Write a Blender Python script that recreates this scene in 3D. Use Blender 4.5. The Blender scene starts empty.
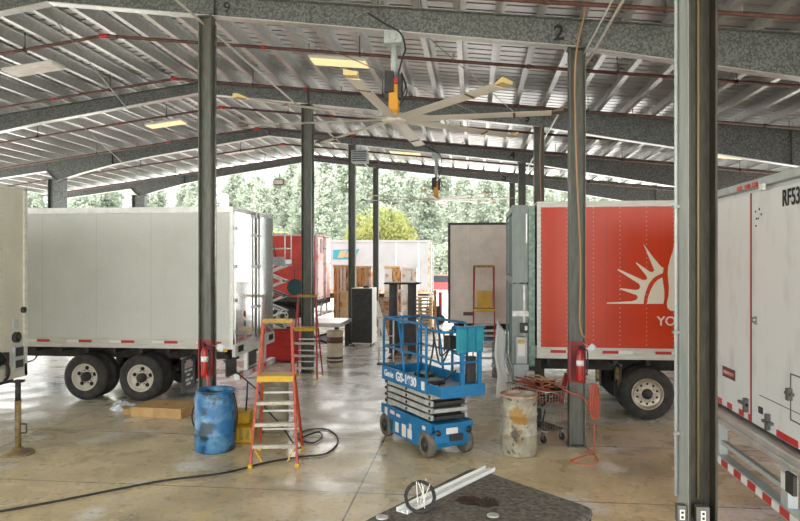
import bpy, math, random
from mathutils import Vector, Matrix, Euler
random.seed(7)
PI = math.pi
S = bpy.context.scene
C = S.collection
# ------------------------------------------------------------------ camera
CAM_H = 2.97; FPX = 670.0; YAW = math.atan(75.0/670.0)
SN, CS = math.sin(YAW), math.cos(YAW)
cd = bpy.data.cameras.new('camera'); cam = bpy.data.objects.new('camera', cd); C.objects.link(cam)
cam.location = (0, 0, CAM_H); cam.rotation_euler = (PI/2, 0, YAW)
cd.sensor_width = 36; cd.lens = 36*FPX/800; cd.clip_end = 500
S.camera = cam
def F(px, py, z=0.0):                     # photo pixel -> world point on the level z
    d = (CAM_H-z)*FPX/(py-260.5); r = (px-400)/FPX*d
    return Vector((r*CS-d*SN, r*SN+d*CS, z))
def A(px, py, Y):                         # photo pixel -> world point on the plane y = Y
    t = (px-400)/FPX; d = Y/(t*SN+CS)
    return Vector(((t*CS-SN)*d, Y, CAM_H+(260.5-py)/FPX*d))
# ------------------------------------------------------------------ materials
def mat(name, col, rough=.5, metal=0.0, col2=None, scale=6.0, lo=.4, hi=.6, detail=6, bump=0.0, bscale=40, emit=0, spec=.5, tex='noise', stretch=None, extra=None):
    m = bpy.data.materials.new(name); m.use_nodes = True
    nt = m.node_tree; N = nt.nodes; L = nt.links
    b = N['Principled BSDF']
    b.inputs['Base Color'].default_value = (*col, 1); b.inputs['Roughness'].default_value = rough
    b.inputs['Metallic'].default_value = metal; b.inputs['Specular IOR Level'].default_value = spec
    tc = N.new('ShaderNodeTexCoord'); vec = tc.outputs['Object']
    if stretch:
        mp = N.new('ShaderNodeMapping'); mp.inputs['Scale'].default_value = stretch
        L.new(vec, mp.inputs['Vector']); vec = mp.outputs['Vector']
    last = None
    if col2 is not None:
        if tex == 'noise':
            t = N.new('ShaderNodeTexNoise'); t.inputs['Detail'].default_value = detail; t.inputs['Roughness'].default_value = .62
            out = t.outputs['Fac']
        else:
            t = N.new('ShaderNodeTexVoronoi'); out = t.outputs['Color']
        t.inputs['Scale'].default_value = scale; L.new(vec, t.inputs['Vector'])
        mr = N.new('ShaderNodeMapRange'); mr.inputs['From Min'].default_value = lo; mr.inputs['From Max'].default_value = hi
        L.new(out, mr.inputs['Value'])
        mx = N.new('ShaderNodeMix'); mx.data_type = 'RGBA'
        mx.inputs[6].default_value = (*col, 1); mx.inputs[7].default_value = (*col2, 1)
        L.new(mr.outputs['Result'], mx.inputs[0]); last = mx.outputs[2]
    if extra: last = extra(nt, tc, last if last is not None else None, col)
    if last is not None: L.new(last, b.inputs['Base Color'])
    if bump:
        t2 = N.new('ShaderNodeTexNoise'); t2.inputs['Scale'].default_value = bscale; t2.inputs['Detail'].default_value = 4
        L.new(tc.outputs['Object'], t2.inputs['Vector'])
        bp = N.new('ShaderNodeBump'); bp.inputs['Strength'].default_value = bump; bp.inputs['Distance'].default_value = .02
        L.new(t2.outputs['Fac'], bp.inputs['Height']); L.new(bp.outputs['Normal'], b.inputs['Normal'])
    if emit:
        b.inputs['Emission Color'].default_value = (*col, 1); b.inputs['Emission Strength'].default_value = emit
    return m
def mth(nt, op, a, b=None, c=None):
    n = nt.nodes.new('ShaderNodeMath'); n.operation = op
    for i, v in enumerate((a, b, c)):
        if v is None: continue
        if isinstance(v, (int, float)): n.inputs[i].default_value = v
        else: nt.links.new(v, n.inputs[i])
    return n.outputs[0]
def mixc(nt, fac, a, col2, amt=1.0, col=None):
    mx = nt.nodes.new('ShaderNodeMix'); mx.data_type = 'RGBA'
    if amt != 1.0: fac = mth(nt, 'MULTIPLY', fac, amt)
    nt.links.new(fac, mx.inputs[0])
    if a is None: mx.inputs[6].default_value = (*col, 1)
    else: nt.links.new(a, mx.inputs[6])
    mx.inputs[7].default_value = (*col2, 1)
    return mx.outputs[2]
def rivets(pitch, zp, rr, rc, amt, seam=1.22, seamc=(.4, .4, .38), samt=.5):
    def f(nt, tc, last, col):             # rivet columns and panel seams of sheet-sided trailers
        sx = nt.nodes.new('ShaderNodeSeparateXYZ'); nt.links.new(tc.outputs['Object'], sx.inputs[0])
        x, z = sx.outputs[0], sx.outputs[2]
        a = mth(nt, 'MULTIPLY', mth(nt, 'SUBTRACT', mth(nt, 'FRACT', mth(nt, 'DIVIDE', mth(nt, 'ADD', x, 100.0), pitch)), .5), pitch)
        b = mth(nt, 'MULTIPLY', mth(nt, 'SUBTRACT', mth(nt, 'FRACT', mth(nt, 'DIVIDE', z, zp)), .5), zp)
        r2 = mth(nt, 'ADD', mth(nt, 'MULTIPLY', a, a), mth(nt, 'MULTIPLY', b, b))
        dot = mth(nt, 'LESS_THAN', r2, rr*rr)
        out = mixc(nt, dot, last, rc, amt, col)
        s = mth(nt, 'ABSOLUTE', mth(nt, 'SUBTRACT', mth(nt, 'FRACT', mth(nt, 'DIVIDE', mth(nt, 'ADD', x, 100.0), seam)), .5))
        return mixc(nt, mth(nt, 'LESS_THAN', s, .006/seam), out, seamc, samt, col)
    return f
def grime(nt, tc, last, c2, scale, lo, hi, amt):
    t = nt.nodes.new('ShaderNodeTexNoise'); t.inputs['Scale'].default_value = scale; t.inputs['Detail'].default_value = 5
    mp = nt.nodes.new('ShaderNodeMapping'); mp.inputs['Location'].default_value = (scale, 3.1, 1.7)
    nt.links.new(tc.outputs['Object'], mp.inputs['Vector']); nt.links.new(mp.outputs['Vector'], t.inputs['Vector'])
    mr = nt.nodes.new('ShaderNodeMapRange'); mr.inputs['From Min'].default_value = lo; mr.inputs['From Max'].default_value = hi
    nt.links.new(t.outputs['Fac'], mr.inputs['Value'])
    return mixc(nt, mr.outputs['Result'], last, c2, amt)
M = {}
M['galv'] = mat('galvanized_steel', (.095, .105, .10), .42, .45, (.20, .215, .21), 34, .3, .75, tex='vor', bump=.1)
M['galvshade'] = mat('shaded_grimy_olive', (.020, .018, .011), .55, .1, (.052, .048, .034), 7, .4, .75, stretch=(4, 4, .8), bump=.1)  # grimy olive, with the shade of the column front put into the colour
M['galvlit'] = mat('lit_zinc_face', (.36, .39, .37), .4, .2, (.30, .33, .31), 4, stretch=(3, 3, .5))  # same zinc painted paler, as if lit from the open left side
M['dullcopper'] = mat('dull_conduit', (.22, .18, .10), .5, .2)
M['darksteel'] = mat('weathered_steel', (.14, .14, .13), .5, .5)
M['galvdk'] = mat('dull_galvanized_column', (.085, .09, .072), .45, .25, (.15, .16, .135), 5, .35, .7, stretch=(3, 3, .6), bump=.08)
M['purlin'] = mat('purlin_zinc', (.66, .66, .64), .36, .85, (.50, .51, .50), 9, .3, .7)
M['deck'] = mat('roof_deck_zinc', (.72, .72, .71), .34, .75, (.58, .59, .59), 2.2, .35, .65)
M['pipe'] = mat('dark_red_pipe', (.075, .028, .022), .5, 0, (.13, .055, .045), 8)
M['red'] = mat('red_paint', (.55, .02, .015), .4, 0, (.42, .015, .012), 4)
M['redband'] = mat('red_band_paint', (.33, .03, .03), .5, 0, (.2, .03, .03), 6)
M['extred'] = mat('extinguisher_red', (.36, .014, .009), .28)
M['white'] = mat('trailer_white', (.66, .69, .655), .28, 0, (.59, .62, .58), 1.2, .3, .7, extra=rivets(.61, .12, .011, (.45, .45, .42), .55))
M['whiteplain'] = mat('door_white', (.78, .80, .80), .12, .7, (.72, .74, .74), 2.5, .35, .7)
M['dirtywhite'] = mat('scuffed_white', (.66, .69, .68), .35, 0, (.50, .52, .51), 3.2, .52, .78, stretch=(1, 1, .5))
M['tan'] = mat('tan_white_panel', (.58, .575, .47), .4, 0, (.49, .485, .39), 2, .35, .7)
M['beige'] = mat('beige_panel', (.74, .69, .61), .5, 0, (.64, .59, .52), 2, extra=rivets(.61, .14, .012, (.35, .32, .28), .4))
M['farwhite'] = mat('far_container_white', (.315, .32, .33), .5, 0, (.26, .26, .26), .8, .45, .7)
M['redside'] = mat('red_trailer_side', (.60, .044, .006), .3, 0, (.52, .036, .005), 1.5, .3, .7, extra=rivets(.48, .085, .011, (.60, .40, .36), .8, .96, (.38, .02, .01), .5))
M['tarp'] = mat('red_tarp', (.58, .05, .03), .55, 0, (.40, .03, .02), 1.6, .4, .6, bump=.9, bscale=2.2)
M['pinkdoor'] = mat('faded_pink_door', (.72, .55, .54), .5, 0, (.60, .12, .10), 1.1, .5, .66)
M['stepalu'] = mat('worn_step_aluminium', (.50, .47, .39), .45, .3, (.36, .33, .26), 9)
M['alu'] = mat('aluminium', (.62, .62, .58), .32, .55, (.52, .52, .49), 5)
M['aluw'] = mat('pale_rail', (.66, .66, .60), .4, .15, (.56, .56, .51), 3, stretch=(1, 1, 6))
M['steel'] = mat('bare_steel', (.42, .42, .40), .35, .7, (.30, .29, .27), 9)
M['greysteel'] = mat('painted_grey_steel', (.46, .51, .51), .45, .1, (.38, .42, .42), 5)
M['black'] = mat('black_metal', (.018, .018, .018), .5, 0, (.035, .034, .032), 8)
M['under'] = mat('undercarriage', (.022, .02, .018), .7, 0, (.05, .045, .04), 6)
M['rubber'] = mat('tyre_rubber', (.022, .021, .020), .75, 0, (.045, .042, .038), 7, bump=.15, bscale=30)
M['rimw'] = mat('cream_rim', (.66, .63, .53), .4, 0, (.5, .46, .38), 9, .5, .75)
M['rimc'] = mat('polished_rim', (.50, .44, .36), .3, .5, (.33, .27, .2), 9, .45, .7)
M['stripw'] = mat('reflector_white', (.78, .80, .78), .3)
M['stripr'] = mat('reflector_red', (.50, .02, .02), .3)
M['orange'] = mat('orange_fibreglass', (.44, .055, .014), .5, 0, (.30, .035, .01), 10)
M['ladred'] = mat('red_fibreglass', (.42, .022, .02), .5, 0, (.30, .02, .018), 10)
M['yellow'] = mat('yellow_plastic', (.60, .36, .008), .45, 0, (.42, .25, .015), 8, .5, .8)
M['standpaint'] = mat('grimy_yellow_stand', (.25, .18, .05), .55, 0, (.13, .10, .06), 9)
M['yellowd'] = mat('worn_yellow', (.42, .28, .04), .55, 0, (.25, .16, .04), 12)
M['blue'] = mat('lift_blue', (.008, .165, .37), .38, 0, (.008, .11, .26), 6, .45, .75)
M['bluedrum'] = mat('blue_drum', (.015, .13, .31), .42, 0, (.16, .33, .48), 4.0, .46, .70, extra=lambda nt, tc, last, col: grime(nt, tc, last, (.012, .03, .028), 4.2, .52, .62, .9))
def patch(nt, tc, last, c, r, col):
    vm = nt.nodes.new('ShaderNodeVectorMath'); vm.operation = 'DISTANCE'; vm.inputs[1].default_value = c
    n = nt.nodes.new('ShaderNodeTexNoise'); n.inputs['Scale'].default_value = 9; n.inputs['Detail'].default_value = 5
    nt.links.new(tc.outputs['Object'], vm.inputs[0]); nt.links.new(tc.outputs['Object'], n.inputs['Vector'])
    v = mth(nt, 'ADD', mth(nt, 'DIVIDE', vm.outputs['Value'], r), mth(nt, 'MULTIPLY', n.outputs['Fac'], 2.6))
    mr = nt.nodes.new('ShaderNodeMapRange'); mr.inputs['From Min'].default_value = 2.15; mr.inputs['From Max'].default_value = 1.75
    nt.links.new(v, mr.inputs['Value']); return mixc(nt, mr.outputs['Result'], last, col, .9)
M['rustdrum'] = mat('stained_drum', (.42, .40, .32), .55, .1, (.26, .24, .18), 6, .4, .65, extra=lambda nt, tc, last, col: patch(nt, tc, patch(nt, tc, grime(nt, tc, grime(nt, tc, last, (.30, .2, .09), 4.2, .55, .66, .8), (.05, .04, .03), 11, .60, .66, .85), (-.03, -.27, .62), .20, (.33, .17, .02)), (-.06, -.26, .40), .14, (.05, .04, .03)))
M['beigedrum'] = mat('beige_drum', (.33, .29, .20), .6, 0, (.22, .19, .13), 5)
M['fibre'] = mat('fibre_drum', (.56, .48, .36), .65, 0, (.48, .40, .29), 5)
M['dkband'] = mat('dark_band', (.10, .04, .03), .5)
M['card'] = mat('cardboard', (.55, .36, .16), .75, 0, (.45, .28, .11), 4)
M['clear'] = mat('crumpled_plastic', (.62, .66, .70), .25, 0, (.45, .5, .55), 9)
M['wood'] = mat('plywood', (.55, .30, .12), .7, 0, (.16, .06, .025), 3, .47, .6, stretch=(3, 3, .8))
M['woodp'] = mat('pale_plywood', (.62, .44, .24), .7, 0, (.5, .33, .16), 3)
M['rust'] = mat('rusty_steel', (.34, .13, .045), .75, 0, (.5, .42, .34), 4)
M['teal'] = mat('teal_panel', (.03, .22, .27), .4)
M['cable'] = mat('black_cable', (.012, .012, .012), .5)
M['ocable'] = mat('orange_cable', (.50, .10, .035), .5)
M['copper'] = mat('pale_orange_cable', (.42, .23, .12), .5)
M['felt'] = mat('dark_grey_felt', (.06, .053, .044), .95, 0, (.23, .205, .17), 22, .35, .75, bump=.9, bscale=60)
M['rag'] = mat('brown_rag', (.04, .02, .013), .9, 0, (.02, .012, .009), 9)
M['text'] = mat('black_lettering', (.012, .013, .013), .6)
M['wtext'] = mat('white_lettering', (.80, .80, .78), .5)
M['emblem'] = mat('cream_emblem', (.74, .68, .55), .45)
M['ytext'] = mat('yellow_lettering', (.62, .42, .03), .5)
M['fanblade'] = mat('fan_blade_alu', (.74, .72, .65), .35, .2)
M['fancap'] = mat('fan_tip_yellow', (.58, .47, .20), .5)
M['fancapd'] = mat('fan_tip_brown', (.12, .08, .05), .6)
M['fanor'] = mat('fan_motor_orange', (.70, .34, .02), .4)
M['lampw'] = mat('lamp_lit', (.9, .70, .36), .5, emit=.3)
M['lampoff'] = mat('lamp_unlit', (.80, .77, .74), .4, 0, (.72, .62, .58), 4)
M['lamphouse'] = mat('lamp_housing', (.74, .74, .72), .4)
M['leaf'] = mat('pine_foliage', (.40, .455, .37), .9, 0, (.50, .55, .46), .18, .35, .65, spec=.1)
M['leafy'] = mat('yellow_green_leaf', (.36, .35, .13), .9, 0, (.27, .31, .12), .5, .35, .65, spec=.1)
M['leafg'] = mat('fresh_green_leaf', (.42, .58, .18), .9, 0, (.58, .62, .2), .8, spec=.1)
M['bark'] = mat('pale_bark', (.34, .29, .23), .9)
M['carred'] = mat('far_red_car', (.5, .06, .06), .3)
M['carblk'] = mat('far_dark_car', (.06, .07, .08), .3)
M['glass'] = mat('dark_glass', (.03, .04, .05), .1)
M['dim'] = mat('dark_interior', (.012, .014, .015), .8)
M['greenpaint'] = mat('grey_green_steel', (.18, .215, .195), .42, .1, (.24, .275, .25), 4, .4, .7, stretch=(2, 2, .5))
M['greengalv'] = mat('spangled_grey_green', (.14, .23, .19), .45, .2, (.24, .32, .28), 16, .3, .75, tex='vor')
M['tealdk'] = mat('dark_teal', (.02, .10, .11), .5)
M['label'] = mat('label_white', (.72, .72, .68), .5)
def floor_extra(nt, tc, last, col):
    sx = nt.nodes.new('ShaderNodeSeparateXYZ'); nt.links.new(tc.outputs['Object'], sx.inputs[0])
    x, y = sx.outputs[0], sx.outputs[1]
    # older tan slab bays in front, greyer slab further in; oil stains; worn yellow paint; saw-cut joints
    g = nt.nodes.new('ShaderNodeMapRange'); g.inputs['From Min'].default_value = 11.5; g.inputs['From Max'].default_value = 16.5
    wob = nt.nodes.new('ShaderNodeTexNoise'); wob.inputs['Scale'].default_value = .5; wob.inputs['Detail'].default_value = 5
    nt.links.new(tc.outputs['Object'], wob.inputs['Vector'])
    nt.links.new(mth(nt, 'ADD', y, mth(nt, 'MULTIPLY', wob.outputs['Fac'], 3.0)), g.inputs['Value'])
    out = mixc(nt, g.outputs['Result'], last, (.72, .70, .65), .85)
    out = grime(nt, tc, out, (.20, .17, .125), .55, .54, .72, .6)
    out = grime(nt, tc, out, (.10, .09, .07), 2.6, .60, .72, .45)
    out = grime(nt, tc, out, (.80, .79, .75), 1.1, .56, .68, .7)
    out = grime(nt, tc, out, (.16, .14, .11), 14.0, .56, .70, .5)
    wear = mth(nt, 'GREATER_THAN', wob.outputs['Fac'], .40)
    def rect(x0, x1, y0, y1):
        a = mth(nt, 'MULTIPLY', mth(nt, 'GREATER_THAN', x, x0), mth(nt, 'LESS_THAN', x, x1))
        b = mth(nt, 'MULTIPLY', mth(nt, 'GREATER_THAN', y, y0), mth(nt, 'LESS_THAN', y, y1))
        return mth(nt, 'MULTIPLY', a, b)
    for r, k in (((2.1, 9, 12.05, 12.17), .8), ((3.3, 9, 9.75, 9.87), .7), ((-3.2, -3.08, 5, 8.9), .25), ((-14, -8.6, 12.4, 12.5), .35)):
        out = mixc(nt, mth(nt, 'MULTIPLY', rect(*r), wear), out, (.62, .44, .05), k)
    for v, xs in ((x, (-13.5, -7.5, -1.5, 4.6)), (y, (5.0, 8.45, 11.0, 17.4, 23.6))):
        for c in xs:
            d = mth(nt, 'ABSOLUTE', mth(nt, 'SUBTRACT', v, c))
            out = mixc(nt, mth(nt, 'LESS_THAN', d, .012), out, (.05, .045, .035), .85)
    rn = nt.nodes.new('ShaderNodeTexNoise'); rn.inputs['Scale'].default_value = 1.3; rn.inputs['Detail'].default_value = 6
    nt.links.new(tc.outputs['Object'], rn.inputs['Vector'])
    rm = nt.nodes.new('ShaderNodeMapRange'); rm.inputs['From Min'].default_value = .35; rm.inputs['From Max'].default_value = .62; rm.inputs['To Min'].default_value = .46; rm.inputs['To Max'].default_value = .17
    nt.links.new(rn.outputs['Fac'], rm.inputs['Value']); nt.links.new(rm.outputs['Result'], nt.nodes['Principled BSDF'].inputs['Roughness'])
    return out
M['floor'] = mat('concrete_floor', (.70, .585, .36), .42, 0, (.50, .41, .245), .9, .35, .65, bump=.12, bscale=22, extra=floor_extra, spec=.55)
M['yard'] = mat('pale_asphalt', (.55, .54, .52), .8, 0, (.62, .61, .58), .4)
# ------------------------------------------------------------------ mesh helpers
class MB:
    def __init__(s): s.v = []; s.f = []; s.m = []; s.sm = []
    def add(s, vs, fs, mi=0, smooth=False, X=None):
        o = len(s.v)
        s.v += [tuple(X @ Vector(p)) for p in vs] if X is not None else [tuple(p) for p in vs]
        for f in fs: s.f.append(tuple(i+o for i in f)); s.m.append(mi); s.sm.append(smooth)
        return s
    def box(s, x0, x1, y0, y1, z0, z1, mi=0, X=None):
        return s.add([(x0,y0,z0),(x1,y0,z0),(x1,y1,z0),(x0,y1,z0),(x0,y0,z1),(x1,y0,z1),(x1,y1,z1),(x0,y1,z1)],
            [(0,3,2,1),(4,5,6,7),(0,1,5,4),(1,2,6,5),(2,3,7,6),(3,0,4,7)], mi, False, X)
    def cb(s, c, d, mi=0, X=None):
        return s.box(c[0]-d[0]/2, c[0]+d[0]/2, c[1]-d[1]/2, c[1]+d[1]/2, c[2]-d[2]/2, c[2]+d[2]/2, mi, X)
    def bar(s, p, q, w, h, mi=0, up=(0,0,1)):
        p, q = Vector(p), Vector(q); t = (q-p).normalized(); u = Vector(up)
        if abs(t.dot(u)) > .97: u = Vector((0,1,0))
        a = t.cross(u).normalized(); b = a.cross(t).normalized()
        vs = []
        for e in (p, q):
            for i, j in ((-1,-1),(1,-1),(1,1),(-1,1)): vs.append(e + a*(i*w/2) + b*(j*h/2))
        return s.add(vs, [(0,3,2,1),(4,5,6,7),(0,1,5,4),(1,2,6,5),(2,3,7,6),(3,0,4,7)], mi)
    def tube(s, pts, r, n=8, mi=0, closed=False, rs=None):
        pts = [Vector(p) for p in pts]; K = len(pts); vs = []; fs = []
        prev = None
        for i, p in enumerate(pts):
            if closed: t = pts[(i+1) % K]-pts[i-1]
            else: t = pts[min(i+1, K-1)]-pts[max(i-1, 0)]
            t = t.normalized() if t.length > 1e-9 else Vector((0,0,1))
            if prev is None:
                u = Vector((0,0,1)) if abs(t.z) < .9 else Vector((1,0,0))
                a = t.cross(u).normalized()
            else:
                a = prev - t*prev.dot(t)
                a = a.normalized() if a.length > 1e-6 else t.orthogonal().normalized()
            prev = a; b = t.cross(a)
            rr = rs[i] if rs else r
            for k in range(n):
                an = 2*PI*k/n; vs.append(p + (a*math.cos(an)+b*math.sin(an))*rr)
        for i in range(K if closed else K-1):
            for k in range(n):
                j = (i+1) % K
                fs.append((i*n+k, i*n+(k+1) % n, j*n+(k+1) % n, j*n+k))
        if not closed:
            fs.append(tuple(range(n-1, -1, -1))); fs.append(tuple((K-1)*n+k for k in range(n)))
        return s.add(vs, fs, mi, True)
    def cyl(s, p, q, r, n=12, mi=0): return s.tube([p, q], r, n, mi)
    def lathe(s, prof, n=24, mi=0, X=None, smooth=True, caps=True):
        vs = []; fs = []; K = len(prof)
        for r, z in prof:
            for k in range(n):
                a = 2*PI*k/n; vs.append((r*math.cos(a), r*math.sin(a), z))
        for i in range(K-1):
            for k in range(n): fs.append((i*n+k, i*n+(k+1) % n, (i+1)*n+(k+1) % n, (i+1)*n+k))
        if caps: fs.append(tuple(range(n-1, -1, -1))); fs.append(tuple((K-1)*n+k for k in range(n)))
        return s.add(vs, fs, mi, smooth, X)
    def prism(s, poly, d0, d1, X=None, mi=0, smooth=False):
        n = len(poly); vs = [(p[0], p[1], d0) for p in poly]+[(p[0], p[1], d1) for p in poly]
        fs = [tuple(range(n-1, -1, -1)), tuple(range(n, 2*n))]+[(i, (i+1) % n, n+(i+1) % n, n+i) for i in range(n)]
        return s.add(vs, fs, mi, smooth, X)
    def build(s, name, mats, parent=None, bevel=0.0, loc=None):
        me = bpy.data.meshes.new(name); me.from_pydata(s.v, [], s.f)
        for m in (mats if isinstance(mats, (list, tuple)) else [mats]): me.materials.append(M[m] if isinstance(m, str) else m)
        me.polygons.foreach_set('material_index', s.m); me.polygons.foreach_set('use_smooth', s.sm); me.update()
        o = bpy.data.objects.new(name, me); C.objects.link(o)
        if parent: o.parent = parent
        if loc is not None: o.location = loc
        if bevel:
            b = o.modifiers.new('bevel', 'BEVEL'); b.width = bevel; b.segments = 2; b.limit_method = 'ANGLE'; b.angle_limit = math.radians(50)
        return o
def tag(o, label, cat, group=None, kind=None):
    o['label'] = label; o['category'] = cat
    if group: o['group'] = group
    if kind: o['kind'] = kind
    return o
def thing(name, label, cat, loc=(0,0,0), rz=0.0, group=None):
    o = bpy.data.objects.new(name, None); C.objects.link(o); o.location = loc; o.rotation_euler = (0,0,rz); o.empty_display_size = .1
    return tag(o, label, cat, group)
def dup(root, loc, rz=0.0, label=None):
    r = root.copy(); C.objects.link(r); r.location = loc; r.rotation_euler = (0,0,rz)
    if label: r['label'] = label
    for ch in root.children:
        c = ch.copy(); C.objects.link(c); c.parent = r
        for g in ch.children:
            d = g.copy(); C.objects.link(d); d.parent = c
    return r
def struct(name, mb, m): 
    o = mb.build(name, m); o['kind'] = 'structure'; return o
FRONT = Matrix.Rotation(PI/2, 4, 'X')                                     # text facing -y
LEFTF = Matrix.Rotation(-PI/2, 4, 'Z') @ FRONT                            # facing -x
RIGHTF = Matrix.Rotation(PI/2, 4, 'Z') @ FRONT                            # facing +x
def text(name, body, size, loc, R, m, parent=None, ext=.003, sx=1.0, bold=0.0, align='CENTER'):
    cu = bpy.data.curves.new(name, 'FONT'); cu.body = body; cu.size = size; cu.extrude = ext; cu.align_x = align; cu.align_y = 'CENTER'; cu.offset = bold
    t = bpy.data.objects.new(name, cu); C.objects.link(t)
    dg = bpy.context.evaluated_depsgraph_get(); me = bpy.data.meshes.new_from_object(t.evaluated_get(dg))
    bpy.data.objects.remove(t); bpy.data.curves.remove(cu)
    me.transform(Matrix.Translation(loc) @ R @ Matrix.Diagonal((sx, 1, 1, 1)))
    me.materials.clear(); me.materials.append(M[m]); me.name = name
    o = bpy.data.objects.new(name, me); C.objects.link(o)
    if parent: o.parent = parent
    return o
def smooth(pts, k=8, closed=False):
    P = [Vector(p) for p in pts]; n = len(P); out = []
    for i in range(n if closed else n-1):
        if closed: a, b, c, d = P[i-1], P[i], P[(i+1) % n], P[(i+2) % n]
        else: a, b, c, d = P[max(i-1,0)], P[i], P[i+1], P[min(i+2,n-1)]
        for j in range(k):
            t = j/k
            out.append(.5*((2*b)+(c-a)*t+(2*a-5*b+4*c-d)*t*t+(3*b-a-3*c+d)*t**3))
    if not closed: out.append(P[-1])
    return out
def arc(c, r, a0, a1, n, plane='xz'):
    o = []
    for i in range(n+1):
        a = a0+(a1-a0)*i/n; u, w = r*math.cos(a), r*math.sin(a)
        o.append((c[0]+u, c[1], c[2]+w) if plane == 'xz' else (c[0], c[1]+u, c[2]+w))
    return o
def rpath(corners, r, k=5):                # polyline with rounded corners
    P = [Vector(p) for p in corners]; out = [P[0]]
    for i in range(1, len(P)-1):
        a = (P[i-1]-P[i]).normalized(); b = (P[i+1]-P[i]).normalized()
        p0, p1 = P[i]+a*r, P[i]+b*r
        for j in range(k+1):
            t = j/k; out.append(p0*(1-t)**2+P[i]*2*t*(1-t)+p1*t*t)
    return out+[P[-1]]
# ------------------------------------------------------------------ ground, roof
struct('floor', MB().box(-30, 30, -8, 31.5, -.3, 0), 'floor')
struct('ground', MB().box(-140, 140, 31.5, 190, -.3, -.005).box(-140, -30, -60, 31.5, -.3, -.005).box(30, 140, -60, 31.5, -.3, -.005).box(-30, 30, -60, -8, -.3, -.005), 'yard')
RX = -7.4
XL, XR = -20.4, 13.2
ROOF0 = -3.4
def ztop(x): return 7.78-.106*(x-RX) if x > RX else 7.78-.130*(RX-x)
def zbot(x):
    if x > RX:
        t = x-RX; return 7.47-.122*t-max(0, t-9)*.055
    t = RX-x
    if x < -15.9: return ztop(x)-.34
    return 7.47-.150*t-max(0, t-4.5)**2*.022
FR = [5.4, 11.0, 17.4, 23.6, 29.8]
def roof_deck():
    mb = MB(); y = ROOF0; prof = []
    while y < 30.7:                       # trapezoidal ribs running down the slope
        prof += [(y, 0), (y+.237, 0), (y+.239, .15), (y+.303, .15)]; y += .305
    th = .012
    for xa, xb in ((XL, RX), (RX, XR)):
        vs = []; fs = []; n = len(prof)
        for dz in (0, th):
            for x in (xa, xb):
                for (yy, h) in prof: vs.append((x, yy, ztop(x)+.255+h+dz))
        for i in range(n-1):
            fs.append((i, n+i, n+i+1, i+1)); fs.append((2*n+i, 2*n+i+1, 3*n+i+1, 3*n+i))
        mb.add(vs, fs)
    return mb
struct('ceiling', roof_deck(), 'deck')
# purlins: Z sections running front to back
def purlin_mb():
    mb = MB(); y0, y1 = ROOF0+.1, 30.6
    mb.box(-.0, .008, y0, y1, 0, .248).box(-.10, .0, y0, y1, 0, .008).box(.008, .10, y0, y1, .240, .248)
    mb.box(-.10, -.094, y0, y1, .008, .035)
    for f in FR: mb.box(-.012, .016, f-.05, f+.05, -.004, .17)
    return mb
pur = purlin_mb().build('roof_purlin', 'purlin'); tag(pur, 'galvanized roof purlin running front to back under the ribbed metal deck', 'roof purlin', 'roof purlins under the metal deck')
x = XL+.2; first = True
while x < XR-.1:
    o = pur if first else pur.copy()
    if not first: C.objects.link(o)
    first = False
    o.location = (x, 0, ztop(x)+.004); x += .665
# rafters
nums = {1: '2', 2: '3', 3: '4', 4: '5'}
rl = {0: 'galvanized rigid frame rafter nearest the camera, just above the photo', 1: 'galvanized roof rafter painted with black numbers 2 and 9',
      2: 'galvanized roof rafter painted with the black number 3, over the back of the red trailer', 3: 'galvanized roof rafter painted with the black number 4, second from the open far end', 4: 'farthest galvanized roof rafter at the open end, numbered 5'}
for i, fy in enumerate(FR):
    t = thing('roof_rafter', rl[i], 'roof beam', (0, fy, 0))
    xs = [-20.0, -16.0, -15.6, -14.6, -13.4, -11.9, -9.6, RX, -4.5, -1.5, 1.6, 5, 8, 12.9]
    for nm, w, (fa, fb) in (('web', .012, (lambda q: zbot(q)+.01, lambda q: ztop(q)-.012)), ('top_flange', .2, (lambda q: ztop(q)-.012, lambda q: ztop(q))), ('bottom_flange', .2, (lambda q: zbot(q), lambda q: zbot(q)+.014))):
        mb = MB(); vs = []; fs = []; n = len(xs)
        for yy in (-w/2, w/2):
            for q in xs: vs.append((q, yy, fa(q)))
            for q in xs: vs.append((q, yy, fb(q)))
        for k in range(n-1):
            fs += [(k, k+1, n+k+1, n+k), (2*n+k, 3*n+k, 3*n+k+1, 2*n+k+1), (k, 2*n+k, 2*n+k+1, k+1), (n+k, n+k+1, 3*n+k+1, 3*n+k)]
        fs += [(0, n, 3*n, 2*n), (n-1, 3*n-1, 4*n-1, 2*n-1)]
        mb.add(vs, fs).build(nm, 'galv' if nm != 'bottom_flange' else 'purlin', t)
    for q in (-13.4, RX, -4.4, 1.7, 7.7):
        MB().box(q-.006, q+.006, -.09, .09, zbot(q)+.014, ztop(q)-.012).build('stiffener', 'galv', t)
    if i in nums:
        text('painted_number', nums[i], .34 if i < 3 else .38, (1.36-.02*i, -.012, (zbot(1.4)+ztop(1.4))/2), FRONT, 'text', t, .003, 1, .008)
    if i == 1: text('painted_number', '9', .26, (-4.19, -.012, (zbot(-4.2)+ztop(-4.2))/2), FRONT, 'text', t, .003, 1, .0)
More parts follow.
